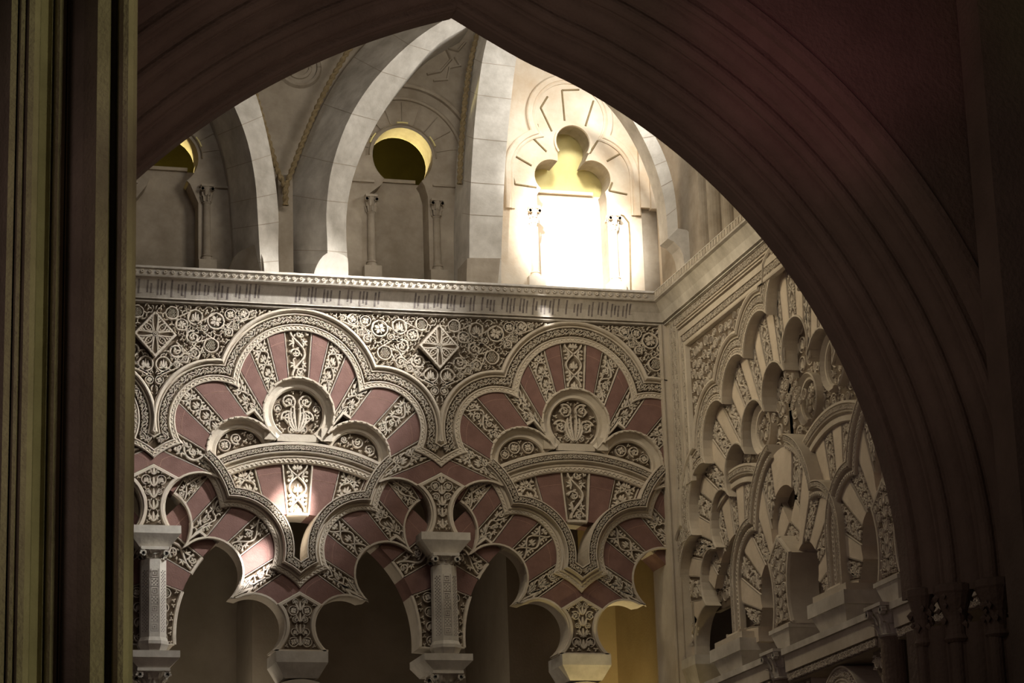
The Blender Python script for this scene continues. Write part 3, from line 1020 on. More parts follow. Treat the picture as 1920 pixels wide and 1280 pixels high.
for i, (cx, lb) in enumerate(((0, 'diamond rosette panel in the frieze beside the dark near pier'), (BAY, 'diamond rosette panel in the frieze between the two lobed arches'))):
    t = thing('diamond_rosette', (cx, 0, 8.11), lb, 'rosette', 'diamond rosettes in the frieze')
    m1 = M(FA, cx); z = 8.335
    a, b = .20, .225
    m1.add([(0, z + b, -.02), (a, z, -.02), (0, z - b, -.02), (-a, z, -.02), (0, z + b, .03), (a, z, .03), (0, z - b, .03), (-a, z, .03)],
           [(4, 5, 6, 7), (0, 1, 5, 4), (1, 2, 6, 5), (2, 3, 7, 6), (3, 0, 4, 7)])
    m1.build('diamond_plate', SHADE_GROUND, t)
    m2 = M(FA, cx)
    ribbon(m2, [(0, z + b - .012), (a - .012, z), (0, z - b + .012), (-a + .012, z), (0, z + b - .012)], .014, .03, .05)
    for k in range(4):
        an = k * pi / 2; L = (a if k % 2 == 0 else b) - .03
        for sd in (-1, 1):
            o_ = (.028 * cos(an), .028 * sin(an))
            nx, ny = -sin(an) * sd, cos(an) * sd
            P = [(o_[0] + cos(an) * L * t_ + nx * (.010 + .016 * sin(pi * t_ * .9)), z + o_[1] + sin(an) * L * t_ + ny * (.010 + .016 * sin(pi * t_ * .9))) for t_ in np.linspace(0, .86, 7)]
            ribbon(m2, P, [.007, .009, .010, .010, .009, .007, .004], .03, .052)
            for t_, l_ in ((.42, .034), (.56, .030), (.70, .022)):
                x, y = o_[0] + cos(an) * L * t_ + nx * .034, o_[1] + sin(an) * L * t_ + ny * .034
                p_, w_ = leaf(x, z + y, an + sd * .75, l_, .0085, 0, 3); ribbon(m2, p_, w_, .03, .047)
        ad = an + pi / 4; L = .118
        for sd in (-1, 1):
            nx, ny = -sin(ad) * sd, cos(ad) * sd
            P = [((.03 + L * t_) * cos(ad) + nx * .026 * sin(pi * t_), z + (.03 + L * t_) * sin(ad) + ny * .026 * sin(pi * t_)) for t_ in np.linspace(0, 1, 8)]
            ribbon(m2, P, .0075, .03, .052)
        for t_ in (.30, .52, .72):
            x, y = (.03 + L * t_) * cos(ad), (.03 + L * t_) * sin(ad)
            ribbon(m2, [(x - .005, z + y), (x + .005, z + y)], .008, .03, .048)
    m2.build('petals', CARVE, t)
    m3 = M(FA, cx); lathe_pts = []
    for k in range(8):
        a0 = k * pi / 4
        ribbon(m3, [(.020 * cos(a0), z + .020 * sin(a0)), (.020 * cos(a0 + .5), z + .020 * sin(a0 + .5))], .009, .03, .056)
    ribbon(m3, [(-.006, z), (.006, z)], .009, .03, .06)
    m3.build('boss', CARVE, t)

# passage behind the arches
m1 = M(FA); box(m1, -3, 9, 0, 9, -3.2, -3.0)
tag(m1.build('wall_passage', PLASTER), 'dim plastered wall of the passage seen through the arches', kind='structure')
m1 = M(FA); box(m1, -3, 9, 8.2, 8.35, -3.0, -.55)
tag(m1.build('ceiling_passage', PLASTER), 'ceiling of the passage', kind='structure')
for k, (x0, x1, zt) in enumerate(((1.15, 1.75, 6.1), (3.75, 4.52, 7.75))):
    t = thing('passage_pier', (x0 + .3, 1.6, 0), ('dim plastered pier seen through the openings of the sunlit bay', 'dim plastered pier, run back to block lamp light, seen through the openings of the shaded bay')[k], 'pier', 'piers inside the passage')
    dd = -2.2 if k == 0 else -3.0; m1 = M(FA); box(m1, x0, x1, 0, zt, dd, -1.3)  # second pier run back to the wall to block the lamp's yellow
    pr = arc(((x0 + x1) / 2, zt), (x1 - x0) / 2, 0, 180, 16); plate(m1, pr, [], dd, -1.3)
    m1.build('shaft', PLASTER, t)


# ------------------------------------------------------------------ cornice round the chamber
PC = .17
ZB = T(560, 530, -PC)[1]
def cornice():
    zt = ZB + .088
    prof = [(-.3, zt + .02), (PC - .03, zt + .02), (PC, zt), (PC + .006, zt - .012), (PC - .018, zt - .016), (PC - .018, ZB + .012), (PC + .006, ZB + .008), (PC, ZB - .006),
            (PC - .035, ZB - .014), (.075, ZB - .10), (.048, ZB - .178), (.05, ZB - .186), (.012, ZB - .19), (.012, ZB - .205), (.03, ZB - .212),
            (.03, 8.668), (.015, 8.655), (-.02, 8.652), (-.3, 8.66)]
    cx = XB
    K = len(prof); pts = []
    for p, z in prof: pts.append((-2.2, -p, z))
    for p, z in prof: pts.append((cx - p, -p, z))
    m_ = M(); fs = [(i, K + i, K + i + 1, i + 1) for i in range(K - 1)]
    m_.raw(pts, fs)
    o = m_.build('trim_1', CORN); tag(o, 'cornice along the back wall with bead of rosettes and worn lettering', kind='structure')
    m2 = M(); pts = []
    for p, z in prof: pts.append((cx - p, -p, z))
    for p, z in prof: pts.append((cx - p, -9.0, z if z > ZB - .2 else z))
    m2.raw(pts, fs)
    o2 = m2.build('trim_2', STONE); tag(o2, 'pale stone cornice along the right wall above the lobed arches', kind='structure')
    # rosettes
    m3 = M(lambda u, z, h: (u, -h, z)); z = ZB + .043; hh = PC - .018
    x = -2.1
    while x < cx - PC - .03:
        for k in range(6):
            a = k * pi / 3
            ribbon(m3, [(x + .004 * cos(a), z + .004 * sin(a)), (x + .018 * cos(a), z + .018 * sin(a))], .0085, hh, hh + .022)
        x += .0725
    m3.build('bead_rosettes', CARVE, o)
    # worn lettering
    rnd = random.Random(77); m4 = M(); x = -.45
    def pt(u, f):       # f 0 bottom .. 1 top of the cove
        za, zb = ZB - .172, ZB - .02
        pr = [(.0485, ZB - .178), (.075, ZB - .10), (PC - .035, ZB - .014)]
        z_ = za + (zb - za) * f
        p_ = np.interp(z_, [q[1] for q in pr], [q[0] for q in pr])
        return (u, -(p_ + .0015), z_)
    def stroke(u0, f0, u1, f1, w_):
        n = 6; P = []
        for i in range(n + 1):
            t = i / n; u = u0 + (u1 - u0) * t; f = f0 + (f1 - f0) * t
            a = pt(u - w_, f); b = pt(u + w_, f); P += [a, b]
        m4.raw(P, [(2 * i, 2 * i + 1, 2 * i + 3, 2 * i + 2) for i in range(n)])
    while x < cx - .35:
        k = rnd.choice((1, 2, 2, 3, 3))
        if .95 < x < 1.25 or 2.2 < x < 2.5: x += .1; continue
        for q in range(k):
            t = rnd.uniform(.75, 1.0); b = rnd.uniform(.0, .28)
            stroke(x + q * .034, b, x + q * .034, t, .0085)
            if rnd.random() < .35: stroke(x + q * .034, t, x + (q + 1) * .034, t - .05, .004)
            if rnd.random() < .25: stroke(x + q * .034, b, x + (q + 1) * .034, b + .06, .004)
        x += k * .034 + rnd.choice((.018, .03, .05))
    m4.build('worn_lettering', INK, o)
    # dentils of the side cornice
    m5 = M(); y = -PC - .04
    while y > -8.8:
        hh = cx - PC + .018
        for dy in (0, .028):
            m5.raw([(hh - .022, y - dy, ZB + .015), (hh - .022, y - dy - .014, ZB + .015), (hh - .022, y - dy - .014, ZB + .078), (hh - .022, y - dy, ZB + .078),
                    (hh, y - dy, ZB + .015), (hh, y - dy - .014, ZB + .015), (hh, y - dy - .014, ZB + .078), (hh, y - dy, ZB + .078)],
                   [(0, 1, 2, 3), (0, 4, 5, 1), (1, 5, 6, 2), (2, 6, 7, 3), (3, 7, 4, 0)])
        y -= .075
    m5.build('bead_dentils', CARVE, o2)
cornice()

# corner pilaster of the back wall
m1 = M(FA); box(m1, 5.04, 5.14, 3, 8.66, -.5, .03); box(m1, 5.045, 5.06, 3, 8.66, .03, .045)
pl = m1.build('trim_3', STUCCO); tag(pl, 'corner strip between back wall and right wall', kind='structure')

# ------------------------------------------------------------------ wall B (right wall)
BC = -3.06
BI = [(0, 7.58, .29), (.55, 7.325, .28), (1.1, 7.09, .30), (1.6, 6.82, .28), (2.04, 6.47, .287), (2.40, 5.98, .28), (2.55, 5.365, .385)]
BO = [(0, 8.00, .37), (.62, 7.70, .39), (1.24, 7.476, .375), (1.83, 7.20, .36), (2.27, 6.66, .40), (2.62, 6.02, .42)]


def chain_end(fam_fn, uend, z_end):
    def f(a):
        p = fam_fn(a); return p + [(max(p[-1][0], uend + a), 5.85), (max(p[-1][0], uend + a), z_end)]
    return f


def wall_b():
    top_of = lambda c: (c[0], c[1] + c[2])
    hf = chain_end(family(BO, top_of, lambda c: (c[0] + c[2], c[1]), n=12), 3.04, 5.0)
    fam = lambda a: both(hf(a))
    # wall body
    m1 = M(FB); low = [(u + BC, z) for u, z in fam(.05)]
    poly = [(.6, 8.9), (-9, 8.9), (-9, 5.0)] + [p for p in low if p[0] > -8.9] + [(.6, 5.0)]
    out = [poly[0]]
    for p in poly[1:]:
        if hypot(p[0] - out[-1][0], p[1] - out[-1][1]) > 1e-3: out.append(p)
    plate(m1, out, [], -.15, -.03)
    wl = m1.build('wall_right', SHADE_GROUND); tag(wl, 'right wall of carved stucco around the great lobed arch', kind='structure')
    rnd = random.Random(9)
    def ins(x, y):
        if x < -3.6 or x > -.60 or y > 8.28 or y < 5.5: return False
        lx = abs(x - BC)
        for cx_, cz, r in BO:
            if hypot(lx - cx_, y - cz) < r + .235: return False
        return lx < 3.3 and (y > 7.0 or lx > 2.9)
    cs = pack(ins, (-3.6, -.6, 6.8, 8.3), (.055, .045, .037, .03, .024, .018), rnd, 1800)
    m2 = M(FB); stamp(m2, cs, rnd, -.03, -.014, False, .95)
    m2.build('spandrel_carving', CARVE, wl)
    # rectangular frame
    m3 = M(FB)
    for pr in ([(-.01, -.03), (0, .012), (.012, .018), (.035, .018), (.047, .006), (.05, -.03)],
               [(.125, -.03), (.128, .012), (.19, .012), (.195, -.03)],
               [(.215, -.03), (.22, .010), (.235, .010), (.238, -.02), (.25, -.02), (.253, .010), (.268, .010), (.272, -.03)],
               [(.35, -.03), (.352, .010), (.365, .010), (.368, -.03)], [(.435, -.03), (.437, .0), (.455, .0), (.458, -.03)], [(.475, -.03), (.478, .0), (.56, .0), (.565, -.03)]):
        zb = 6.95 if pr[0][0] < .3 else 6.42
        sweep(m3, [(-9, 8.30), (-.57, 8.30), (-.57, zb)], pr)
    fr = m3.build('alfiz_frame', STUCCO, wl)
    m4 = M(FB); mg = M(FB)
    def dense(P, d=.08):
        o = []
        for a, b in zip(P[:-1], P[1:]):
            n = max(1, int(hypot(b[0] - a[0], b[1] - a[1]) / d))
            o += [(a[0] + (b[0] - a[0]) * i / n, a[1] + (b[1] - a[1]) * i / n) for i in range(n)]
        return o + [P[-1]]
    for off, wv in ((.087, .034), (.311, .036), (.404, .026)):
        zb = 6.95 if off < .3 else 6.42
        sweep(mg, [(-9, 8.30), (-.57, 8.30), (-.57, zb)], [(off - wv - .004, -.03), (off - wv - .004, -.002), (off + wv + .004, -.002), (off + wv + .004, -.03)])
        on_strip(m4, dense([(-6.4, 8.30 + off), (-.57 + off - .01, 8.30 + off)]), wv, rnd, -.004, .012)
        on_strip(m4, dense([(-.57 + off, 8.30 + off - .03), (-.57 + off, zb)]), wv, rnd, -.004, .012)
    mg.build('frame_shade', SHADE_GROUND, wl)  # strips coloured dark as recess shade behind the frame carving
    m4.build('frame_carving', CARVE, wl)
    # the great lobed arch
    t = thing('great_lobed_arch', (XB, BC, 5.0), 'great many-lobed arch with cream and carved voussoirs on the right wall', 'arch')
    m5 = M(FB, BC)
    sweepf(m5, fam, [(.0, -.13), (0, -.006), (.006, .004), (.016, .004), (.02, -.006), (.05, -.006), (.055, .004), (.065, .004), (.068, -.014),
                     (.152, -.014), (.155, .004), (.165, .006), (.17, -.012), (.178, -.012), (.184, .014), (.198, .028), (.212, .028), (.226, .014), (.23, -.03)], 3.3)
    m5.v = [(a, b, min(c, 8.295) if a < XB - .004 and c > 8.295 and abs(b - BC) > .36 else c) for a, b, c in m5.v]
    m5.build('archivolt', STUCCO, t)
    m6 = M(FB, BC); zigzag(m6, fam(.035), -.011, .011, .022, -.008, .001)
    mg = M(FB, BC); sweepf(mg, fam, [(.0685, -.015), (.0685, -.011), (.1515, -.011), (.1515, -.015)]); mg.build('carved_band_shade', SHADE_GROUND, t)
    on_strip(m6, fam(.11), .036, rnd, -.013, .004)
    m6.build('archivolt_carving', CARVE, t)
    A0 = 2.15; angs = []
    a = A0; w1, w2 = 3.4, 4.7
    k = 0
    while a < 97:
        angs.append((a, a + (w1 if k % 2 == 0 else w2), 'plain' if k % 2 == 0 else 'carved'))
        a = angs[-1][1]; k += 1
    O = (0, 5.5)
    def ln(d, r0=1.9, r1=2.4):
        d = radians(d); return ((O[0] + r0 * sin(d), O[1] + r0 * cos(d)), (O[0] + r1 * sin(d), O[1] + r1 * cos(d)))
    def far(I, D, cs): return exit_t(I, D, cs)
    for a, b, kind in [(-A0, A0, 'carved')] + angs:
        for mir in ((False, True) if a > 0 else (False,)):
            voussoir_b(t, FB, BC, mir, ln(a), ln(b), BI, BO, -.24, -.10, kind, rnd)
    m7 = M(FB, BC); hi_ = chain_end(family(BI, top_of, lambda c: (c[0] + c[2], c[1]), n=12), 2.93, 5.0)
    sweepf(m7, lambda a: both(hi_(a)), [(-.006, -.24), (-.006, -.10), (0, -.088), (.012, -.086), (.018, -.10)])
    m7.build('intrados_fillet', STUCCO, t)
    return wl


def voussoir_b(parent, F, off, mir, La, Lb, inner, outer, h0, h1, kind, rnd, umax=None):
    a, b = [], []
    n = 5
    for k in range(n + 1):
        s_ = k / n
        I = np.array(La[0]) * (1 - s_) + np.array(Lb[0]) * s_; Q = np.array(La[1]) * (1 - s_) + np.array(Lb[1]) * s_
        D = Q - I; D /= hypot(*D)
        ti, to = exit_t(I, D, inner), exit_t(I, D, outer)
        if ti is None: ti = 0.0
        if to is None or to < ti + .03: to = ti + .35
        to += .02
        if umax is not None and abs((I + D * to)[0]) > umax: to = (umax * (1 if D[0] > 0 else -1) - I[0]) / D[0]
        to = max(to, ti + .01)
        a.append(tuple(I + D * ti)); b.append(tuple(I + D * to))
    m1 = M(F, off, 0, mir); g = .014 if kind == 'carved' else 0
    prism_q(m1, a, b, h0, h1 - g)
    o = m1.build('voussoir', CREAM if kind == 'plain' else SHADE_GROUND, parent)
    o['label'] = 'plain cream voussoir' if kind == 'plain' else 'carved stucco voussoir'
    if kind == 'plain': return
    mm = M(F, off, 0, mir); A, B = np.array(a), np.array(b)
    ribbon(mm, [tuple(A[0]), tuple(B[0])], .008, h1 - g, h1); ribbon(mm, [tuple(A[-1]), tuple(B[-1])], .008, h1 - g, h1)
    mid = 3; Lm = hypot(*(B[mid] - A[mid])); W = (hypot(*(A[-1] - A[0])) + hypot(*(B[-1] - B[0]))) / 4 * .8
    if Lm > .07 and W > .015:
        def mp(x, y):
            t = min(max(.05 + .9 * x / Lm, .02), .98); f = min(max(.5 + y / W * .40, .03), .97) * n; i = min(max(int(f), 0), n - 1); f -= i
            p = A[i] * (1 - f) + A[i + 1] * f; q = B[i] * (1 - f) + B[i + 1] * f
            return tuple(p * (1 - t) + q * t)
        for pts, wd in scroll(Lm, W, rnd): ribbon(mm, [mp(x, y) for x, y in pts], wd, h1 - g, h1)
    mm.build('carving', CARVE, o)


wall_b()


def crossing_b(cy, label, seed, d=0.0):
    t = thing('interlacing_arch', (XB, cy, 5.0), label, 'arch', 'interlacing arches of the right wall')
    rnd = random.Random(seed)
    O = [(0, 6.12, .66), (.75, 5.78, .42)]; I = [(0, 6.12, .34), (.42, 5.60, .27), (.53, 5.25, .27)]
    hi, lo = -.11 + d, -.30 + d
    ctr = (0, 5.25)
    def ln(a):
        a = radians(a); return ((.3 * sin(a), ctr[1] + .3 * cos(a)), (1.2 * sin(a), ctr[1] + 1.2 * cos(a)))
    k = 0; a = 0; st = (9.5, 11.5)
    while a < 88:
        b = a + st[k % 2]
        for mir in (False, True):
            voussoir_b(t, FB, cy, mir, ln(a), ln(b), I, O, lo, hi, 'carved' if k % 2 else 'plain', rnd, 1.19)
        a = b; k += 1
    at = lambda c: (c[0] + c[2] * cos(radians(75)), c[1] + c[2] * sin(radians(75)))
    f0 = family(O, at, lambda c: (c[0] + c[2], c[1]), n=16)
    fr = lambda a: f0(a) + [(1.17 + a, 5.30)]
    prof = [(-.004, -.14), (-.004, -.085), (.005, -.078), (.035, -.078), (.04, -.095), (.055, -.095), (.06, -.060), (.068, -.052), (.073, -.074), (.119, -.074), (.122, -.052), (.132, -.052), (.134, -.3)]
    prof = [(n_, h_ + d) for n_, h_ in prof]
    for s_ in (1, -1):
        f = fr if s_ == 1 else (lambda a: [(-u, z) for u, z in reversed(fr(a))])
        m1 = M(FB, cy); sweepf(m1, f, prof); m1.build('archivolt', STUCCO, t)
        m2 = M(FB, cy); zigzag(m2, f(.02), -.008, .008, .02, -.08 + d, -.072 + d); on_strip(m2, f(.096), .021, rnd, -.072 + d, -.056 + d)
        mg = M(FB, cy); sweepf(mg, f, [(.0735, -.075 + d), (.0735, -.071 + d), (.1185, -.071 + d), (.1185, -.075 + d)]); mg.build('carved_band_shade', SHADE_GROUND, t)
        m2.build('archivolt_carving', CARVE, t)
    m3 = M(FB, cy); box(m3, -.42, .42, 5.92, 8.2, -.36, -.31 + d); lp = m3.build('lobe_panel', SHADE_GROUND, t)
    m4 = M(FB, cy); stamp(m4, pack(lambda x, y: hypot(x, y - 6.15) < .38 and y > 5.93, (-.4, .4, 5.9, 6.55), (.07, .055, .04, .03, .022), rnd, 800), rnd, -.312 + d, -.296 + d, False, .95)
    m4.build('lobe_carving', CARVE, lp)
    return t


crossing_b(-2.56, 'interlacing arch around the first tapering panel of the right wall', 51)
crossing_b(-4.86, 'interlacing arch around the second tapering panel, partly hidden by the dark arch', 52)
t = thing('backing_panel', (XB + .26, -.9, 5.75), 'carved backing panel seen through the lowest lobes beside the wall corner', 'carved panel')
m1 = M(FB); box(m1, -1.5, -.25, 5.72, 7.05, -.32, -.26); m1.build('panel', SHADE_GROUND, t)
m2 = M(FB); _r = random.Random(55)
stamp(m2, pack(lambda x, y: -1.48 < x < -.27 and 5.75 < y < 7.02, (-1.5, -.25, 5.7, 7.05), (.06, .045, .034, .026, .02), _r, 1200), _r, -.262, -.246, False, .95); m2.build('panel_carving', CARVE, t)
t = thing('corner_impost', (XB, -.05, 4.95), 'yellow-lit stone impost low in the wall corner', 'impost')
m1 = M(FB); box(m1, -.42, .12, 5.20, 5.29, -.3, .02); m1.build('slab', STONE, t)
m1 = M(FB); frustum(m1, -.15, 4.98, 5.20, .16, .27, -.06, .02, -.3); m1.build('tapered_base', STONE, t)


def round_b(cy, label, seed, stop=90):
    t = thing('round_arch', (XB + .2, cy, 5.0), label, 'arch', 'round arches set back in the right wall')
    rnd = random.Random(seed); cz = 5.35; hi, lo = -.17, -.5
    inner, outer = [(0, cz, .98)], [(0, cz, 1.38)]
    ln = lambda a: ((.98 * sin(radians(a)), cz + .98 * cos(radians(a))), (1.38 * sin(radians(a)), cz + 1.38 * cos(radians(a))))
    a = -5; k = 0
    voussoir_b(t, FB, cy, False, ln(-4), ln(4), inner, outer, lo, hi, 'plain', rnd, 1.19)
    a = 4
    while a < 90:
        for mir in ((False, True) if a < stop else (True,)): voussoir_b(t, FB, cy, mir, ln(a), ln(a + 8.6), inner, outer, lo, hi, 'plain' if k % 2 else 'carved', rnd, 1.19)
        a += 8.6; k += 1
    pth = arc((0, cz), 1.38, 125, 55, 40)
    m1 = M(FB, cy); sweep(m1, pth, [(0, -.2), (0, -.15), (.006, -.14), (.05, -.14), (.056, -.165), (.075, -.165), (.08, -.13), (.09, -.125), (.095, -.14), (.15, -.14), (.155, -.125), (.175, -.125), (.18, -.19)])
    m1.build('archivolt', STUCCO, t)
    m2 = M(FB, cy); on_strip(m2, offset(pth, .122), .024, rnd, -.14, -.122); m2.build('archivolt_carving', CARVE, t)
    # backing panel with discs
    m3 = M(FB, cy); m3.F = FB
    box(m3, -1.21, 1.21, 6.3, 8.3, -.32, -.245)
    tp = m3.build('tympanum', SHADE_GROUND, t)
    cs = pack(lambda x, y: abs(x) < 1.14 and hypot(x, y - cz) > 1.57 and y < 8.0, (-1.14, 1.14, 6.6, 8), (.08, .06, .045, .035, .026, .02), rnd, 1500)
    m4 = M(FB, cy); stamp(m4, cs, rnd, -.246, -.232, False, .95); m4.build('tympanum_carving', CARVE, tp)
    m5 = M(FB, cy)
    for x, z, r in ((-.62, 7.12, .17), (0, 7.30, .20), (.62, 7.12, .17)):
        sweep(m5, arc((x, z), r, 250, -70, 30), [(0, -.245), (0, -.21), (.01, -.195), (.03, -.195), (.06, -.16), (.07, -.17), (.072, -.245)])
    m5.build('disc_moulding', STUCCO, t)


round_b(-1.35, 'round arch set back behind the lobes nearest the wall corner', 61, 50)
round_b(-3.70, 'round arch set back behind the lobes above the stone ledge', 62)

for cy, nm, sd in ((-2.60, 'first', 71), (-4.90, 'second', 72)):
    hourglass('tapering_panel', FB, cy, (.88, 5.47, .70), 5.185, 5.80, 6.0, nm + ' tall tapering panel of pierced carving on the right wall', 'carved panel',
              'tapering panels of the right wall', sd, None, -.3, -.005, .022)
    t = thing('impost_block', (XB, cy, 4.98), 'plain tapering impost under the ' + nm + ' tapering panel of the right wall', 'impost', 'imposts of the right wall')
    m1 = M(FB); box(m1, cy - .235, cy + .235, 5.15, 5.185, -.3, .03); m1.build('upper_slab', STONE, t)
    m1 = M(FB); frustum(m1, cy, 4.975, 5.15, .12, .215, -.02, .02, -.3); m1.build('tapered_base', STONE, t)
    t = thing('wall_colonnette', (XB, cy, 3.5), 'dark colonnette with worn capital under the ' + nm + ' tapering panel', 'colonnette', 'colonnettes of the right wall')
    capital(t, FB, cy, .0, 4.72, 4.975, .16, STONE, None, sd)
    m2 = M(FB); lathe(m2, cy, .0, [(.10, 3.3), (.10, 4.74)]); m2.build('shaft', DARKST, t)
for cy, lb in ((-1.30, 'plain stepped pier block standing on the ledge nearest the corner'), (-3.72, 'plain stepped pier block standing on the ledge between both tapering panels')):
    t = thing('pier_block', (XB, cy, 4.96), lb, 'pier block', 'pier blocks on the ledge')
    m1 = M(FB); box(m1, cy - .36, cy + .36, 5.245, 5.31, -.3, .01); m1.build('carved_slab', STUCCO, t)
    m1 = M(FB); box(m1, cy - .40, cy + .40, 5.13, 5.245, -.3, .05); m1.build('slab', STONE, t)
    m1 = M(FB); frustum(m1, cy, 4.96, 5.13, .26, .36, -.02, .03, -.3); m1.build('tapered_base', STONE, t)
    m1 = M(FB)
    for dx in (-.16, 0, .16):
        pass
    sweep(m1, [(cy - .17, 5.36), (cy - .17, 5.31), (cy + .17, 5.31), (cy + .17, 5.36)], [(0, -.3), (0, -.04), (.02, -.03), (.04, -.04), (.042, -.3)])
    m1.build('fillet', STUCCO, t)

# ledge with lower arches
for k, (y0, y1) in enumerate(((-2.42, -.60), (-4.72, -2.80), (-7.2, -5.10))):
    t = thing('ledge', (XB, y0, 4.6), ('stone ledge with carved underside nearest the wall corner', 'long stone ledge with carved underside between the two colonnettes', 'end of the stone ledge meeting the dark arch')[k], 'ledge', 'stone ledges on the right wall')
    m1 = M(FB); box(m1, y0, y1, 4.905, 4.96, -.3, .10); m1.build('top_slab', STONE, t)
    m1 = M(FB); box(m1, y0, y1, 4.76, 4.905, -.3, .07); m1.build('fascia', STUCCO, t)
    m1 = M(FB); box(m1, y0, y1, 4.67, 4.76, -.3, .045); b = m1.build('carved_band', SHADE_GROUND, t)
    m1 = M(FB); rnd = random.Random(80 + k); n = int((y1 - y0) / .06)
    on_strip(m1, [(y0 + .02 + (y1 - y0 - .04) * i / n, 4.715) for i in range(n + 1)], .036, rnd, .045, .062); m1.build('band_carving', CARVE, b)
for k, cy in enumerate((-1.45, -3.80)):
    t = thing('lower_ring_arch', (XB, cy, 4.0), ('lower carved arch under the ledge nearest the corner', 'lower carved arch under the long ledge')[k], 'arch', 'lower arches under the ledge')
    rnd = random.Random(90 + k)
    m1 = M(FB); pth = arc((cy, 4.22), .26, 200, -20, 36)
    sweep(m1, pth, [(0, -.3), (0, .0), (.01, .012), (.04, .012), (.05, -.005), (.06, -.005), (.065, .008), (.075, .008), (.08, -.012), (.16, -.012), (.165, .008), (.18, .008), (.185, -.3)])
    m1.build('archivolt', STUCCO, t)
    m2 = M(FB); on_strip(m2, offset(pth, .12), .034, rnd, -.012, .01); m2.build('archivolt_carving', CARVE, t)
    for s_ in (-1, 1):
        m3 = M(FB); x0, x1 = cy + s_ * .95, cy + s_ * .66
        poly = [(x0, 4.67), (x1, 4.67), (x1 + s_ * .0, 4.58), (cy + s_ * .80, 4.42), (cy + s_ * .84, 4.1), (x0, 4.1)]
        plate(m3, poly, [], -.3, -.02); p_ = m3.build('spandrel_panel', SHADE_GROUND, t)
        lo_, hi_ = min(x0, x1), max(x0, x1)
        cs = pack(lambda x, y: lo_ + .02 < x < hi_ - .02 and y > 4.12 and y < 4.65 and (y > 4.5 or abs(x - cy) > .84), (lo_, hi_, 4.1, 4.67), (.05, .04, .03, .022, .016), rnd, 400)
        m4 = M(FB); stamp(m4, cs, rnd, -.02, .004); m4.build('spandrel_carving', CARVE, p_)
m1 = M(lambda u, z, h: (u, h, z)); box(m1, 5.45, 5.6, 0, 8.3, .55, 3.1)  # added wall keeps the lamp-lit passage out of the corner lobes
tag(m1.build('wall_light_block', PLASTER), 'added partition blocking the lit passage from the right wall openings', kind='structure')
# dark room seen through the right wall
m1 = M(FB); box(m1, -9, .6, 2, 9, -2.7, -2.5)
tag(m1.build('wall_far_right', PLASTER), 'dark wall beyond the arches of the right wall', kind='structure')


# ------------------------------------------------------------------ vault zone above the cornice
YV = .95
def FV(u, z, h): return (u, YV - h, z)
def tv(x, y): return T(x, y, YV)
def rel(px, h=0.0): return [T(x, y, YV - h) for x, y in px]
def pc(cx, cy, r, a0, a1, n=28):
    """circle measured on the photograph, as a path on the vault wall"""
    c = tv(cx, cy); q = tv(cx + r, cy); rr = hypot(q[0] - c[0], q[1] - c[1])
    return arc(c, rr, a0, a1, n), c, rr

# openings
k1, c1_, r1_ = pc(755, 294, 56, 232, -52)
key1 = k1[::-1]
pL, pR = tv(690, 347), tv(802, 352)
niche1 = [(pL[0], 8.8), (pR[0], 8.8), (pR[0], pR[1] - .10), (k1[-1][0] + .03, pR[1] + .02)] + [p for p in k1[::-1]] + [(k1[0][0] - .03, pL[1] + .02), (pL[0], pL[1] - .10)]
k0, c0_, r0_ = pc(316, 294, 56, 232, -52)
qL, qR = tv(248, 345), tv(372, 345)
niche0 = [(qL[0], 8.8), (qR[0], 8.8), (qR[0], qR[1] - .2), (k0[-1][0] + .03, qR[1] + .0)] + k0[::-1] + [(k0[0][0] - .03, qL[1] + .0), (qL[0], qL[1] - .2)]
ta, tc, tr = pc(1073, 268, 35, 215, -35, 20)
tb, tbc, tbr = pc(1111, 334, 33, 112, -48, 18)
td, tdc, tdr = pc(1034, 331, 32, 68, 228, 18)
nR2, nL2 = tv(1137, 372), tv(1006, 372)
tref = [(nL2[0], 8.8), (nR2[0], 8.8), (nR2[0], tb[-1][1] - .08)] + tb[::-1] + ta[::-1] + td + [(nL2[0], td[-1][1] - .08)]
m1 = M(FV)
plate(m1, [(-3.2, 8.7), (5.9, 8.7), (5.9, 13.2), (-3.2, 13.2)], [niche0, niche1, tref], -.30, 0)
vw = m1.build('wall_vault', VAULT); tag(vw, 'upper wall of the vault with window niches', kind='structure')
m1 = M(FV); box(m1, -3.2, 5.9, 8.7, 13.2, -1.9, -1.8)
tag(m1.build('wall_vault_outer', OLIVE), 'outer wall behind the window openings', kind='structure')
m1 = M(lambda u, z, h: (u, h, z)); box(m1, -3.2, 8.0, 13.2, 13.35, -9.5, 3)
tag(m1.build('ceiling', VAULT), 'top of the vault chamber', kind='structure')


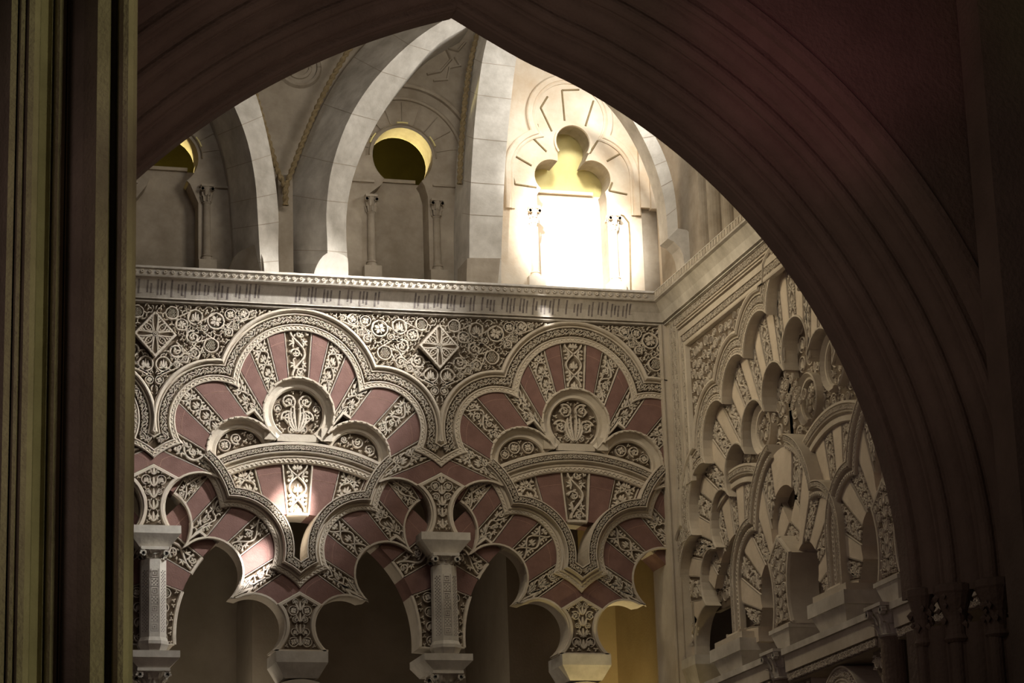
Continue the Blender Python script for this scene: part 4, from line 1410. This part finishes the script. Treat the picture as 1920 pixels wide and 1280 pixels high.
def niche(name, niche_poly, xl, xr, ztop, label, pale, cols, seed):
    x = (xl + xr) / 2
    t = thing(name, (x, YV, 8.95), label, 'window niche', 'window niches of the vault')
    m_ = M(FV); box(m_, xl - .05, xr + .05, 8.75, ztop, -.30, -.24)
    m_.build('back_panel', pale, t)
    m_ = M(FV); box(m_, xl + .08, xr - .08, ztop, ztop + .035, -.40, -.20)
    m_.build('sill', pale, t)
    for k, (px, y0, y1) in enumerate(cols):
        u, z1 = T(px, y0, YV - .03); z0 = T(px, y1, YV - .03)[1]
        c = thing('niche_colonnette', (u, YV, z0), ('slender engaged colonnette on the %s side of ' % ('window' if k == 0 else 'far')) + label, 'colonnette', 'engaged colonnettes of the niches')
        capital(c, FV, u, .02, z1 - .20, z1, .062, pale, None, seed + k)
        m_ = M(FV); lathe(m_, u, .02, [(.04, z0 + .06), (.036, z1 - .19)], 14); m_.build('shaft', pale, c)
        m_ = M(FV); lathe(m_, u, .02, [(.06, z0), (.06, z0 + .03), (.045, z0 + .04), (.055, z0 + .05), (.04, z0 + .07)], 14); box(m_, u - .09, u + .09, z0 - .25, z0, -.05, .09); m_.build('base', pale, c)
    return t


n0 = niche('window_niche', niche0, qL[0], qR[0], T(318, 325, YV + .3)[1], 'niche with yellow-lit opening cut by the dark arch', VAULT, [(388, 347, 489)], 201)
n1 = niche('window_niche', niche1, pL[0], pR[0], T(755, 349, YV + .3)[1], 'niche under the round opening with a glowing yellow rim', VAULT, [(695, 366, 500), (818, 374, 508)], 203)
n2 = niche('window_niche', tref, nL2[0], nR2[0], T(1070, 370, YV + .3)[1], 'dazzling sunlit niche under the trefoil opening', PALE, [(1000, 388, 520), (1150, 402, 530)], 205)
# own labels for the colonnettes
_cl = ['slender shaded colonnette beside the niche cut by the dark arch', 'slender colonnette beside the bright stone rib, next to the round yellow-rimmed opening',
       'slender shaded colonnette beneath the shadowed side of the round opening', 'thin colonnette on the shadow-side of the dazzling sunlit niche',
       'colonnette between the dazzling niche and the arched wall groove']
for o_, l_ in zip([o for o in COL.objects if o.name.startswith('niche_colonnette')], _cl): o_['label'] = l_

# pale facing round the sunlit trefoil window
t = thing('trefoil_window_surround', (4.35, YV, 9.8), 'sunlit trefoil window surround with raised lobed moulding and radiating grooves', 'window surround')
oc = [pc(1067, 221, 80, 0, 1, 1)[1:], pc(1112, 330, 84, 0, 1, 1)[1:]]
oct_, ocr = oc
c_t = (oct_[0][0], oct_[0][1], oct_[1] if False else oct_[1])
face = [tv(940, 560), tv(1255, 560), tv(1262, 60), tv(950, 60)]
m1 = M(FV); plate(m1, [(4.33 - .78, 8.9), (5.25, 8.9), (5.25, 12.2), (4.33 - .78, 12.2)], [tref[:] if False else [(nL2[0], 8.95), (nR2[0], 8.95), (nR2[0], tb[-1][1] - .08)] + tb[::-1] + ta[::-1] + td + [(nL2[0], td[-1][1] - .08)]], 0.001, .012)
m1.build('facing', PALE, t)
ctop, ltop = oct_[0], oct_[1]
crt, lrt = ocr[0], ocr[1]
xm = ctop[0]
rightc = [(0, ctop[1], ltop), (crt[0] - xm, crt[1], lrt)]
ff = family(rightc, lambda c: (c[0], c[1] + c[2]), lambda c: (c[0] + c[2], c[1]), n=22)
fend = lambda a: ff(a) + [(rightc[1][0] + rightc[1][2] + a, rightc[1][1] - .42)]
m1 = M(FV, xm); sweepf(m1, lambda a: both(fend(a)), [(-.10, .01), (-.10, .028), (-.085, .036), (-.07, .028), (-.06, .045), (-.012, .05), (0, .04), (0, .01)])
m1.build('lobed_moulding', PALE, t)
gr = [[(1053, 170), (1058, 227)], [(1053, 170), (1085, 169)], [(1026, 182), (1013, 203)], [(1013, 203), (1034, 247)], [(1112, 190), (1097, 237)],
      [(1007, 234), (1009, 250)], [(993, 254), (1024, 285)], [(974, 273), (963, 292)], [(963, 292), (996, 311)], [(958, 322), (965, 346)], [(965, 346), (1005, 352)],
      [(1132, 246), (1105, 288)], [(1165, 287), (1137, 303)], [(1147, 343), (1141, 358)], [(1141, 358), (1175, 365)]]
for q in gr:
    m2 = M(FV); ribbon(m2, rel(q), .011, .011, .026); m2.build('groove_shade_bar', ROPE, t)  # raised tan bars stand in for the shade of engraved grooves
m2 = M(FV)
sweep(m2, offset(ta, -.0)[::-1], [(.0, .01), (0.0, .035), (.02, .035), (.025, .01)])
m2.build('opening_fillet', PALE, t)
# back wall of the trefoil reveal
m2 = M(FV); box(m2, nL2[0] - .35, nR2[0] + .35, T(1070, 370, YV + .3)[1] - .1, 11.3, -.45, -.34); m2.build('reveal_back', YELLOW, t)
m2 = M(FV)
for x0, x1, y0, y1, h_ in ((1199, 1214, 246, 392, .06), (1216, 1233, 235, 396, .10)):
    a, b = T(x0, y1, YV), T(x1, y0, YV); box(m2, a[0], b[0], a[1], b[1] + .6, 0, h_)
m2.build('hood_strip', PALE, t)
a, b = T(1236, 540, YV), T(1256, 200, YV)
t2 = thing('wall_strip_shaft', (a[0], YV, 8.95), 'pale vertical shafts in the vault corner beside the thin rib', 'shaft')
m2 = M(FV); lathe(m2, a[0] + .05, .06, [(.055, 8.9), (.055, 12)], 14); m2.build('shaft', PALE, t2)
m2 = M(FV); lathe(m2, a[0] + .16, .10, [(.04, 8.9), (.04, 12)], 14); m2.build('thin_shaft', STONE, t2)
# blind arch groove right of the sunlit niche, its shade drawn as a raised tan bar
m2 = M(FV); ribbon(m2, rel([(1158, 402), (1168, 405), (1178, 418), (1180, 440), (1182, 545)]), .009, .011, .024); m2.build('blind_arch_groove_bar', ROPE, t)

# round openings: surrounds
for (c, r, lb) in ((c1_, r1_, 'plain arched moulding with radiating joints around the yellow-rimmed round opening'), (c0_, r0_, 'plain arched moulding around the opening cut by the dark arch')):
    t = thing('arched_moulding', (c[0], YV, c[1]), lb, 'moulding', 'arched mouldings of the vault niches')
    m2 = M(FV)
    for rr, w_, h_ in ((r + .30, .035, .035), (r + .44, .05, .05), (r + .03, .012, .02)):
        ring = arc(c, rr, 180, 0, 36)
        if rr > r + .1: ring = [(c[0] - rr, c[1] - .22)] + ring + [(c[0] + rr, c[1] - .22)]
        sweep(m2, ring, [(0, 0), (0, h_), (w_ * .5, h_ + .012), (w_, h_), (w_, 0)])
    m2.build('arch_bands', VAULT, t)
    for k in range(9):
        a = radians(12 + k * 19.5); m2 = M(FV)
        ribbon(m2, [(c[0] + (r + .05) * cos(a), c[1] + (r + .05) * sin(a)), (c[0] + (r + .28) * cos(a), c[1] + (r + .28) * sin(a))], .006, 0, .014)
        m2.build('joint_rib', VAULT, t)
    for k in (30, 90, 150):
        a0 = radians(k - 9); a1 = radians(k + 9); m2 = M(FV)
        ribbon(m2, [(c[0] + (r + .05) * cos(a), c[1] + (r + .05) * sin(a)) for a in (a0, (a0 + a1) / 2, a1)], .012, 0, .03)
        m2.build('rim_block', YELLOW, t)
    m2 = M(FV); z = c[1] - .285
    for s_ in (-1, 1): box(m2, c[0] + s_ * .31 - (.31 if s_ < 0 else 0), c[0] + s_ * .31 + (.31 if s_ > 0 else 0), z - .02, z, 0, .03)
    m2.build('impost_string', VAULT, t)
    # reveal lining, lit from inside the window passage
    m2 = M(FV); ring = arc(c, r + .002, 232, -52, 40)
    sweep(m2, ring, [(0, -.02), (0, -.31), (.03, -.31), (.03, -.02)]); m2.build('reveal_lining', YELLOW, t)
    spot('window_light', (c[0] - .42, YV + 1.0, c[1] - .55), (c[0] + .14, YV + .15, c[1] + .22), 190, 62, .5, (1.0, .86, .38), .05)
    point('window_glow', (c[0], YV + 1.2, c[1]), 1.2, (1.0, .86, .3), .1)

# vault webs, ropes and ribs
def resample(px, n=26):
    P = np.array(px, float); d = np.hypot(*np.diff(P, axis=0).T); s_ = np.concatenate([[0], np.cumsum(d)])
    # smooth with Catmull-Rom
    out = []
    Q = np.vstack([2 * P[0] - P[1], P, 2 * P[-1] - P[-2]])
    for q in np.linspace(0, s_[-1], n):
        i = min(max(np.searchsorted(s_, q) - 1, 0), len(P) - 2); t_ = (q - s_[i]) / (s_[i + 1] - s_[i])
        p0, p1, p2, p3 = Q[i], Q[i + 1], Q[i + 2], Q[i + 3]
        out.append(.5 * ((2 * p1) + (-p0 + p2) * t_ + (2 * p0 - 5 * p1 + 4 * p2 - p3) * t_ ** 2 + (-p0 + 3 * p1 - 3 * p2 + p3) * t_ ** 3))
    return out


def rib(name, curves, label, material, back=.35, names=None, n=26, group='crossing stone ribs of the vault'):
    """curves: list of (pixel list, Y): edges of the rib's faces from one side to the other"""
    W = [[(lambda q: (q[0], Y, q[1]))(T(p[0], p[1], Y)) for p in resample(px, n)] for px, Y in curves]
    b = W[0][n // 2]
    t = thing(name, (W[0][0][0], W[0][0][1], W[0][0][2]), label, 'rib', group)
    K = len(W)
    m_ = M(); pts = []
    for i in range(n):
        for k in range(K): pts.append(W[k][i])
        pts.append((W[K - 1][i][0], max(W[0][i][1], W[K - 1][i][1]) + back, W[K - 1][i][2])); pts.append((W[0][i][0], max(W[0][i][1], W[K - 1][i][1]) + back, W[0][i][2]))
    J = K + 2; fs = []
    for i in range(n - 1):
        for k in range(J):
            fs.append((i * J + k, i * J + (k + 1) % J, (i + 1) * J + (k + 1) % J, (i + 1) * J + k))
    fs.append(tuple(range(J))); fs.append(tuple((n - 1) * J + k for k in reversed(range(J))))
    m_.raw(pts, fs); m_.build('rib_body', material, t)
    # block joints
    for f in (.14, .28, .42, .56, .70, .84):
        i = int(f * n); mj = M()
        for k in range(K - 1):
            a = np.array(W[k][i]); b_ = np.array(W[k + 1][i]); a2 = np.array(W[k][i + 1]); b2 = np.array(W[k + 1][i + 1])
            e = np.array([0, -.002, 0]); u_ = (a2 - a) / np.linalg.norm(a2 - a) * .007; v_ = (b2 - b_) / np.linalg.norm(b2 - b_) * .007
            mj.raw([a + e, b_ + e, b_ + v_ + e, a + u_ + e], [(0, 1, 2, 3)])
        mj.build('block_joint', VAULT, t)
    return t


rib('diagonal_rib', [([(560, 545), (541, 480), (538, 420), (543, 365), (562, 300), (592, 225), (632, 150), (680, 88), (730, 40), (800, -10)], .85),
                     ([(612, 545), (614, 462), (612, 420), (613, 380), (622, 315), (650, 232), (690, 165), (740, 108), (790, 65), (845, 30)], .25),
                     ([(655, 545), (651, 478), (649, 430), (652, 380), (666, 320), (696, 250), (734, 187), (775, 132), (820, 84), (885, 45)], .45)],
    'great curved rib with a bright underside springing left of the yellow-rimmed round opening', STONE)
rib('diagonal_rib', [([(440, 545), (438, 470), (434, 400), (429, 340), (415, 275), (394, 218), (360, 150)], .85),
                     ([(494, 545), (487, 470), (483, 400), (478, 335), (463, 262), (437, 195), (400, 125)], .25),
                     ([(524, 545), (522, 470), (522, 400), (515, 330), (500, 250), (478, 172), (445, 100)], .42)],
    'curved rib with bright side leaning away beside the niche cut by the dark arch', STONE)
rib('upright_rib', [([(866, 545), (866, 480), (866, 400), (870, 300), (878, 200), (889, 110), (905, 30)], .62),
                    ([(880, 545), (880, 480), (881, 400), (885, 300), (893, 200), (905, 110), (922, 40)], .30),
                    ([(940, 545), (940, 480), (943, 400), (948, 300), (957, 200), (968, 110), (982, 50)], .32)],
    'broad pale blockwork rib between the round opening and the sunlit niche', STONE)
rib('thin_rib', [([(1252, 447), (1249, 400), (1240, 350), (1222, 295), (1195, 240), (1160, 190), (1110, 140)], .10),
                 ([(1271, 428), (1269, 395), (1262, 345), (1247, 295), (1222, 245), (1185, 195), (1140, 145)], .02)],
    'thin grey rib curving down to a hooked springer over the right cornice', STONE, .25)
# springers
def solid_px(name, px, Y0, Y1, label, material, cat='springer', group='springers of the vault ribs', slant=0.0):
    t = thing(name, (T(*px[0], Y0)[0], Y0, T(*px[0], Y0)[1]), label, cat, group)
    if 5 <= len(px) < 10: px = [tuple(q) for q in resample(px, 22)]
    xm = max(x for x, y in px); xr = xm - min(x for x, y in px)
    a = [(lambda q, Y: (q[0], Y, q[1]))(T(x, y, Y0 + slant * (xm - x) / xr), Y0 + slant * (xm - x) / xr) for x, y in px]
    n = len(a); m_ = M(); m_.raw(a + [(p[0], Y1, p[2]) for p in a], [tuple(range(n)), tuple(range(2 * n - 1, n - 1, -1))] + [(i, (i + 1) % n, n + (i + 1) % n, n + i) for i in range(n)])
    m_.build('springer_block', material, t); return t


solid_px('rib_springer', [(585, 545), (587, 522), (592, 502), (602, 484), (614, 474), (628, 472), (641, 478), (652, 485), (653, 545)], .22, .5,
         'rounded white springer at the foot of the great curved rib', STONE)
solid_px('rib_springer', [(418, 545), (430, 505), (440, 480), (455, 468), (470, 462), (480, 458), (488, 472), (494, 490), (498, 545)], .2, .9,
         'rounded dull springer at the foot of the leaning rib', VAULT, slant=.6)
solid_px('rib_springer', [(874, 545), (876, 484), (938, 484), (932, 545)], .22, .6, 'shaded squared springer under the broad blockwork rib', VAULT)
solid_px('rib_springer', [(1252, 447), (1271, 428), (1288, 431), (1300, 443), (1305, 460), (1303, 476), (1284, 500), (1281, 478), (1275, 464), (1264, 453)], .0, .25,
         'hooked springer resting on the cornice of the right wall', STONE)
m1 = M(FV); a, b = T(522, 545, .7), T(542, 330, .7); box(m1, a[0], b[0] + .03, 8.9, b[1], .0, .28)
t = thing('rib_pier', (a[0], .67, 8.95), 'narrow plain pier where both curved ribs meet', 'pier'); m1.build('shaft', VAULT, t)


def rope(px, Y, label, r=.025):
    P = [T(x, y, Y) for x, y in resample(px, 90)]
    t = thing('rope_moulding', (P[0][0], Y, P[0][1]), label, 'moulding', 'twisted rope mouldings of the vault')
    m_ = M(); N_ = 8; pts = []
    Q, N2 = normals(P); L = 0
    for i, (p, n_) in enumerate(zip(Q, N2)):
        if i: L += hypot(*(Q[i] - Q[i - 1]))
        ph = L / .075 * 2 * pi
        for k in range(N_):
            a = 2 * pi * k / N_; rr = r * (1 + .33 * cos(2 * (a) - ph))
            pts.append((p[0] + n_[0] * rr * cos(a), Y - rr * sin(a), p[1] + n_[1] * rr * cos(a)))
    fs = [(i * N_ + k, i * N_ + (k + 1) % N_, (i + 1) * N_ + (k + 1) % N_, (i + 1) * N_ + k) for i in range(len(P) - 1) for k in range(N_)]
    m_.raw(pts, fs); m_.build('rope', ROPE, t)


rope([(535, 385), (534, 350), (520, 318), (500, 250), (470, 150), (440, 90)], .55, 'twisted golden rope moulding beside the leaning rib')
rope([(536, 385), (537, 350), (548, 318), (572, 255), (605, 180), (650, 100), (700, 30)], .55, 'twisted rope moulding rising behind the great curved rib')
rope([(862, 345), (864, 290), (870, 210), (880, 130), (896, 60)], .62, 'twisted rope moulding along the broad blockwork rib')
for (x, y, r, lb) in ((560, 125, 34, 'round relief medallion on the vault web, half hidden by the dark arch'),):
    t = thing('web_medallion', (T(x, y, YV)[0], YV, T(x, y, YV)[1]), lb, 'medallion')
    p, c, rr = pc(x, y, r, 0, 360); m1 = M(FV); sweep(m1, p, [(0, 0), (0, .03), (-.03, .04), (-.05, .0)]); sweep(m1, arc(c, rr * .55, 0, 360), [(0, 0), (0, .02), (-.03, .02), (-.035, 0)]); m1.build('ring', VAULT, t)
t = thing('star_relief', (T(860, 120, YV)[0], YV, T(860, 120, YV)[1]), 'pointed star strapwork relief in the dark web beside the broad rib', 'relief')
m1 = M(FV); ribbon(m1, rel([(800, 140), (825, 135), (845, 112), (835, 90), (858, 96), (872, 80)]), .014, 0, .035); ribbon(m1, rel([(812, 152), (838, 150), (842, 128), (862, 124), (852, 108)]), .012, 0, .03)
m1.build('strapwork', VAULT, t)

# upper part of the right wall
FU = lambda u, z, h: (5.42 - h, u, z)
m1 = M(FU); box(m1, -9.5, YV, 8.8, 13.2, -.3, 0)
tag(m1.build('wall_vault_right', VAULT), 'upper right wall of the vault above the cornice', kind='structure')
for k, (px, r) in enumerate(((1322, .07), (1343, .085), (1368, .06))):
    y = TB(px, 400, 5.40)[0]
    t = thing('engaged_shaft', (5.40, y, 8.95), ('engaged shaft nearest the thin rib on the upper right wall', 'thickest engaged shaft on the upper right wall', 'engaged shaft on the upper right wall nearest the dark arch')[k], 'shaft', 'engaged shafts of the upper right wall')
    m1 = M(FU); lathe(m1, y, .02, [(r, 8.9), (r, 13)], 16); m1.build('shaft', VAULT, t)
    m1 = M(FU); lathe(m1, y, .02, [(r * 1.5, 8.9), (r * 1.5, 9.02), (r * 1.2, 9.08), (r, 9.1)], 16); m1.build('base', PALE, t)

# ------------------------------------------------------------------ the dark near arch
YC = -8.0
def FC(u, z, h): return (u, YC - h, z)
inner_px = [(252, 333), (341, 264), (402, 211), (480, 164), (577, 117), (666, 83), (748, 54.5), (817, 30), (852, 20), (915, 60), (1066, 142), (1189, 219), (1293, 296), (1402, 391), (1500, 514), (1600, 680), (1640, 780), (1670, 880), (1690, 980), (1700, 1120)]
IP = [T(x, y, YC) for x, y in inner_px]
apex = (.88, 8.365)
def smooth(P, n):
    return [tuple(q) for q in resample(P, n)]
LP = [(-2.651, 2.0)] + arc((2.343, 3.584), 4.994, 180, 107.2, 56) + [apex]
RP = smooth([apex, (1.13, 8.225), (1.40, 8.085)] + arc((.105, 4.565), 3.752, 65, -1.6, 14), 60)
path = LP + RP[1:] + [(RP[-1][0], 2.0)]
zs = 4.47
def _roll(c, r, a0, a1, n=6): return [(c[0] + r * cos(radians(a0 + (a1 - a0) * i / n)), c[1] + r * sin(radians(a0 + (a1 - a0) * i / n))) for i in range(n + 1)]
prof = [(0, -.12), (0, .02)] + _roll((.028, .055), .026, 230, 80) + [(.06, .078), (.066, .10)] + _roll((.15, .10), .083, 175, 95, 7) + \
       [(.15, .19)] + _roll((.20, .225), .048, 220, 60, 7) + [(.245, .27)] + _roll((.345, .275), .095, 172, 98, 7) + [(.335, .385)] + \
       _roll((.385, .43), .052, 225, 55, 7) + [(.43, .475)] + _roll((.525, .485), .09, 175, 100, 6) + [(.515, .585)] + \
       _roll((.555, .62), .036, 225, 60, 6) + [(.60, .65), (.66, .70), (.665, .76), (.70, .775), (.74, .78), (.745, .76), (.75, .70)]
t = thing('pointed_arch', (RP[-1][0], YC, 2.0), 'dark pointed Gothic arch with many roll mouldings framing the view', 'arch')
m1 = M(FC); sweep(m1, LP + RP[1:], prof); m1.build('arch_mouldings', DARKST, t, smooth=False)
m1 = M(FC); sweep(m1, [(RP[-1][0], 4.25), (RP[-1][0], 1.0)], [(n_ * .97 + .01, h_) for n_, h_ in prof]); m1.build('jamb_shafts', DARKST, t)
m1 = M(FC)
outer_path = offset(LP + RP[1:], .745)
poly = [(-9, 2.0), (outer_path[0][0], 2.0)] + outer_path + [(outer_path[-1][0], 1.0), (11, 1.0), (11, 14), (-9, 14)]
pl_ = [poly[0]]
for p in poly[1:]:
    if hypot(p[0] - pl_[-1][0], p[1] - pl_[-1][1]) > 2e-3: pl_.append(p)
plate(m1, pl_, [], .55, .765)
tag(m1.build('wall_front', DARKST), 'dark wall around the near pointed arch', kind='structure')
# foliate capitals along the jamb
rnd = random.Random(404); x0 = RP[-1][0]
for k, (n_, h_, r) in enumerate(((.03, .05, .06), (.19, .22, .09), (.385, .43, .095), (.555, .62, .07), (.68, .74, .07))):
    t = thing('foliate_capital', (x0 + n_, YC - h_, 4.25), ('worn leafy capital %s of the dark jamb' % ('innermost', 'second from the opening', 'middle', 'second from the outside', 'outermost')[k]), 'capital', 'leafy capitals of the dark arch')
    m1 = M(FC); lathe(m1, x0 + n_ + .02, h_, [(r * .7, 4.13), (r * .95, 4.15), (r * .75, 4.18), (r * .8, 4.3), (r * 1.35, 4.44), (r * 1.45, 4.455), (r * 1.45, 4.50), (r * 1.2, 4.51)], 16)
    m1.build('bell', DARKST, t)
    for q in range(14):
        a = rnd.uniform(0, 6.28); z = rnd.uniform(4.22, 4.42); rr = r * (.85 + (z - 4.2) * 2.2)
        c = np.array([x0 + n_ + .02 + rr * cos(a), z, h_ + rr * sin(a)]); s_ = rnd.uniform(.018, .034)
        m1 = M(FC)
        pts = [c + np.array(v) * s_ for v in ((0, 1.2, 0), (1, .2, 0), (0, .2, 1), (-1, .2, 0), (0, .2, -1), (.3 * cos(a), -.9, .3 * sin(a)))]
        m1.add([tuple(p) for p in pts], [(0, 1, 2), (0, 2, 3), (0, 3, 4), (0, 4, 1), (5, 2, 1), (5, 3, 2), (5, 4, 3), (5, 1, 4)])
        m1.build('leaf_knob', DARKST, t)
# outer pier strip at the frame edge
t = thing('wall_pilaster', (T(1890, 640, YC - 1)[0], YC - 1, 0), 'plain dark pilaster at the outer edge of the near wall', 'pilaster')
a = T(1888, 640, YC - 1.1)[0]; m1 = M(FC); box(m1, a, a + 1.5, 0, 14, .80, 1.1); m1.build('shaft', DARKST, t)

# ------------------------------------------------------------------ clustered pier at the left
YP = -11.0
def xp(px, Y=YP): return T(px, 640, Y)[0]
segs = [(-60, .60), (0, .18), (8, .14), (20, .13), (21, .18), (27, .12), (34, .11), (38, .14), (43, .09), (54, .08), (64, .10), (65.5, .12), (66, .34), (80, .37), (88, .34),
        (92, .36), (97, .31), (103, .29), (109, .31), (114, .37), (117, .43), (118.5, .40), (119.5, .41), (121, .46), (150, .40), (175.5, .30), (176, .02), (199.5, .0), (200.5, .03), (203, .20), (212, .20), (215, .15), (219, .07), (226, .02), (236, .0), (246, .02), (252, .06), (253.5, .12)]
pts = [(xp(px, YP + d), YP + d) for px, d in segs]
pts += [(pts[-1][0] + .02, YP + 1.2), (pts[0][0], YP + 1.2)]
t = thing('clustered_pier', (pts[-2][0] - .3, YP + .6, 0), 'tall clustered pier with olive-lit vertical shafts nearest the viewer', 'pier')
n = len(pts); m1 = M(); N_ = 2
m1.raw([(x, y, 0) for x, y in pts] + [(x, y, 9.5) for x, y in pts], [(i, (i + 1) % n, n + (i + 1) % n, n + i) for i in range(n)])
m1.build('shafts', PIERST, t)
# floor
m1 = M(lambda u, z, h: (u, h, z)); box(m1, -10, 12, -.1, 0, -30, 5)
tag(m1.build('floor', DARKST), 'stone floor far below', kind='structure')
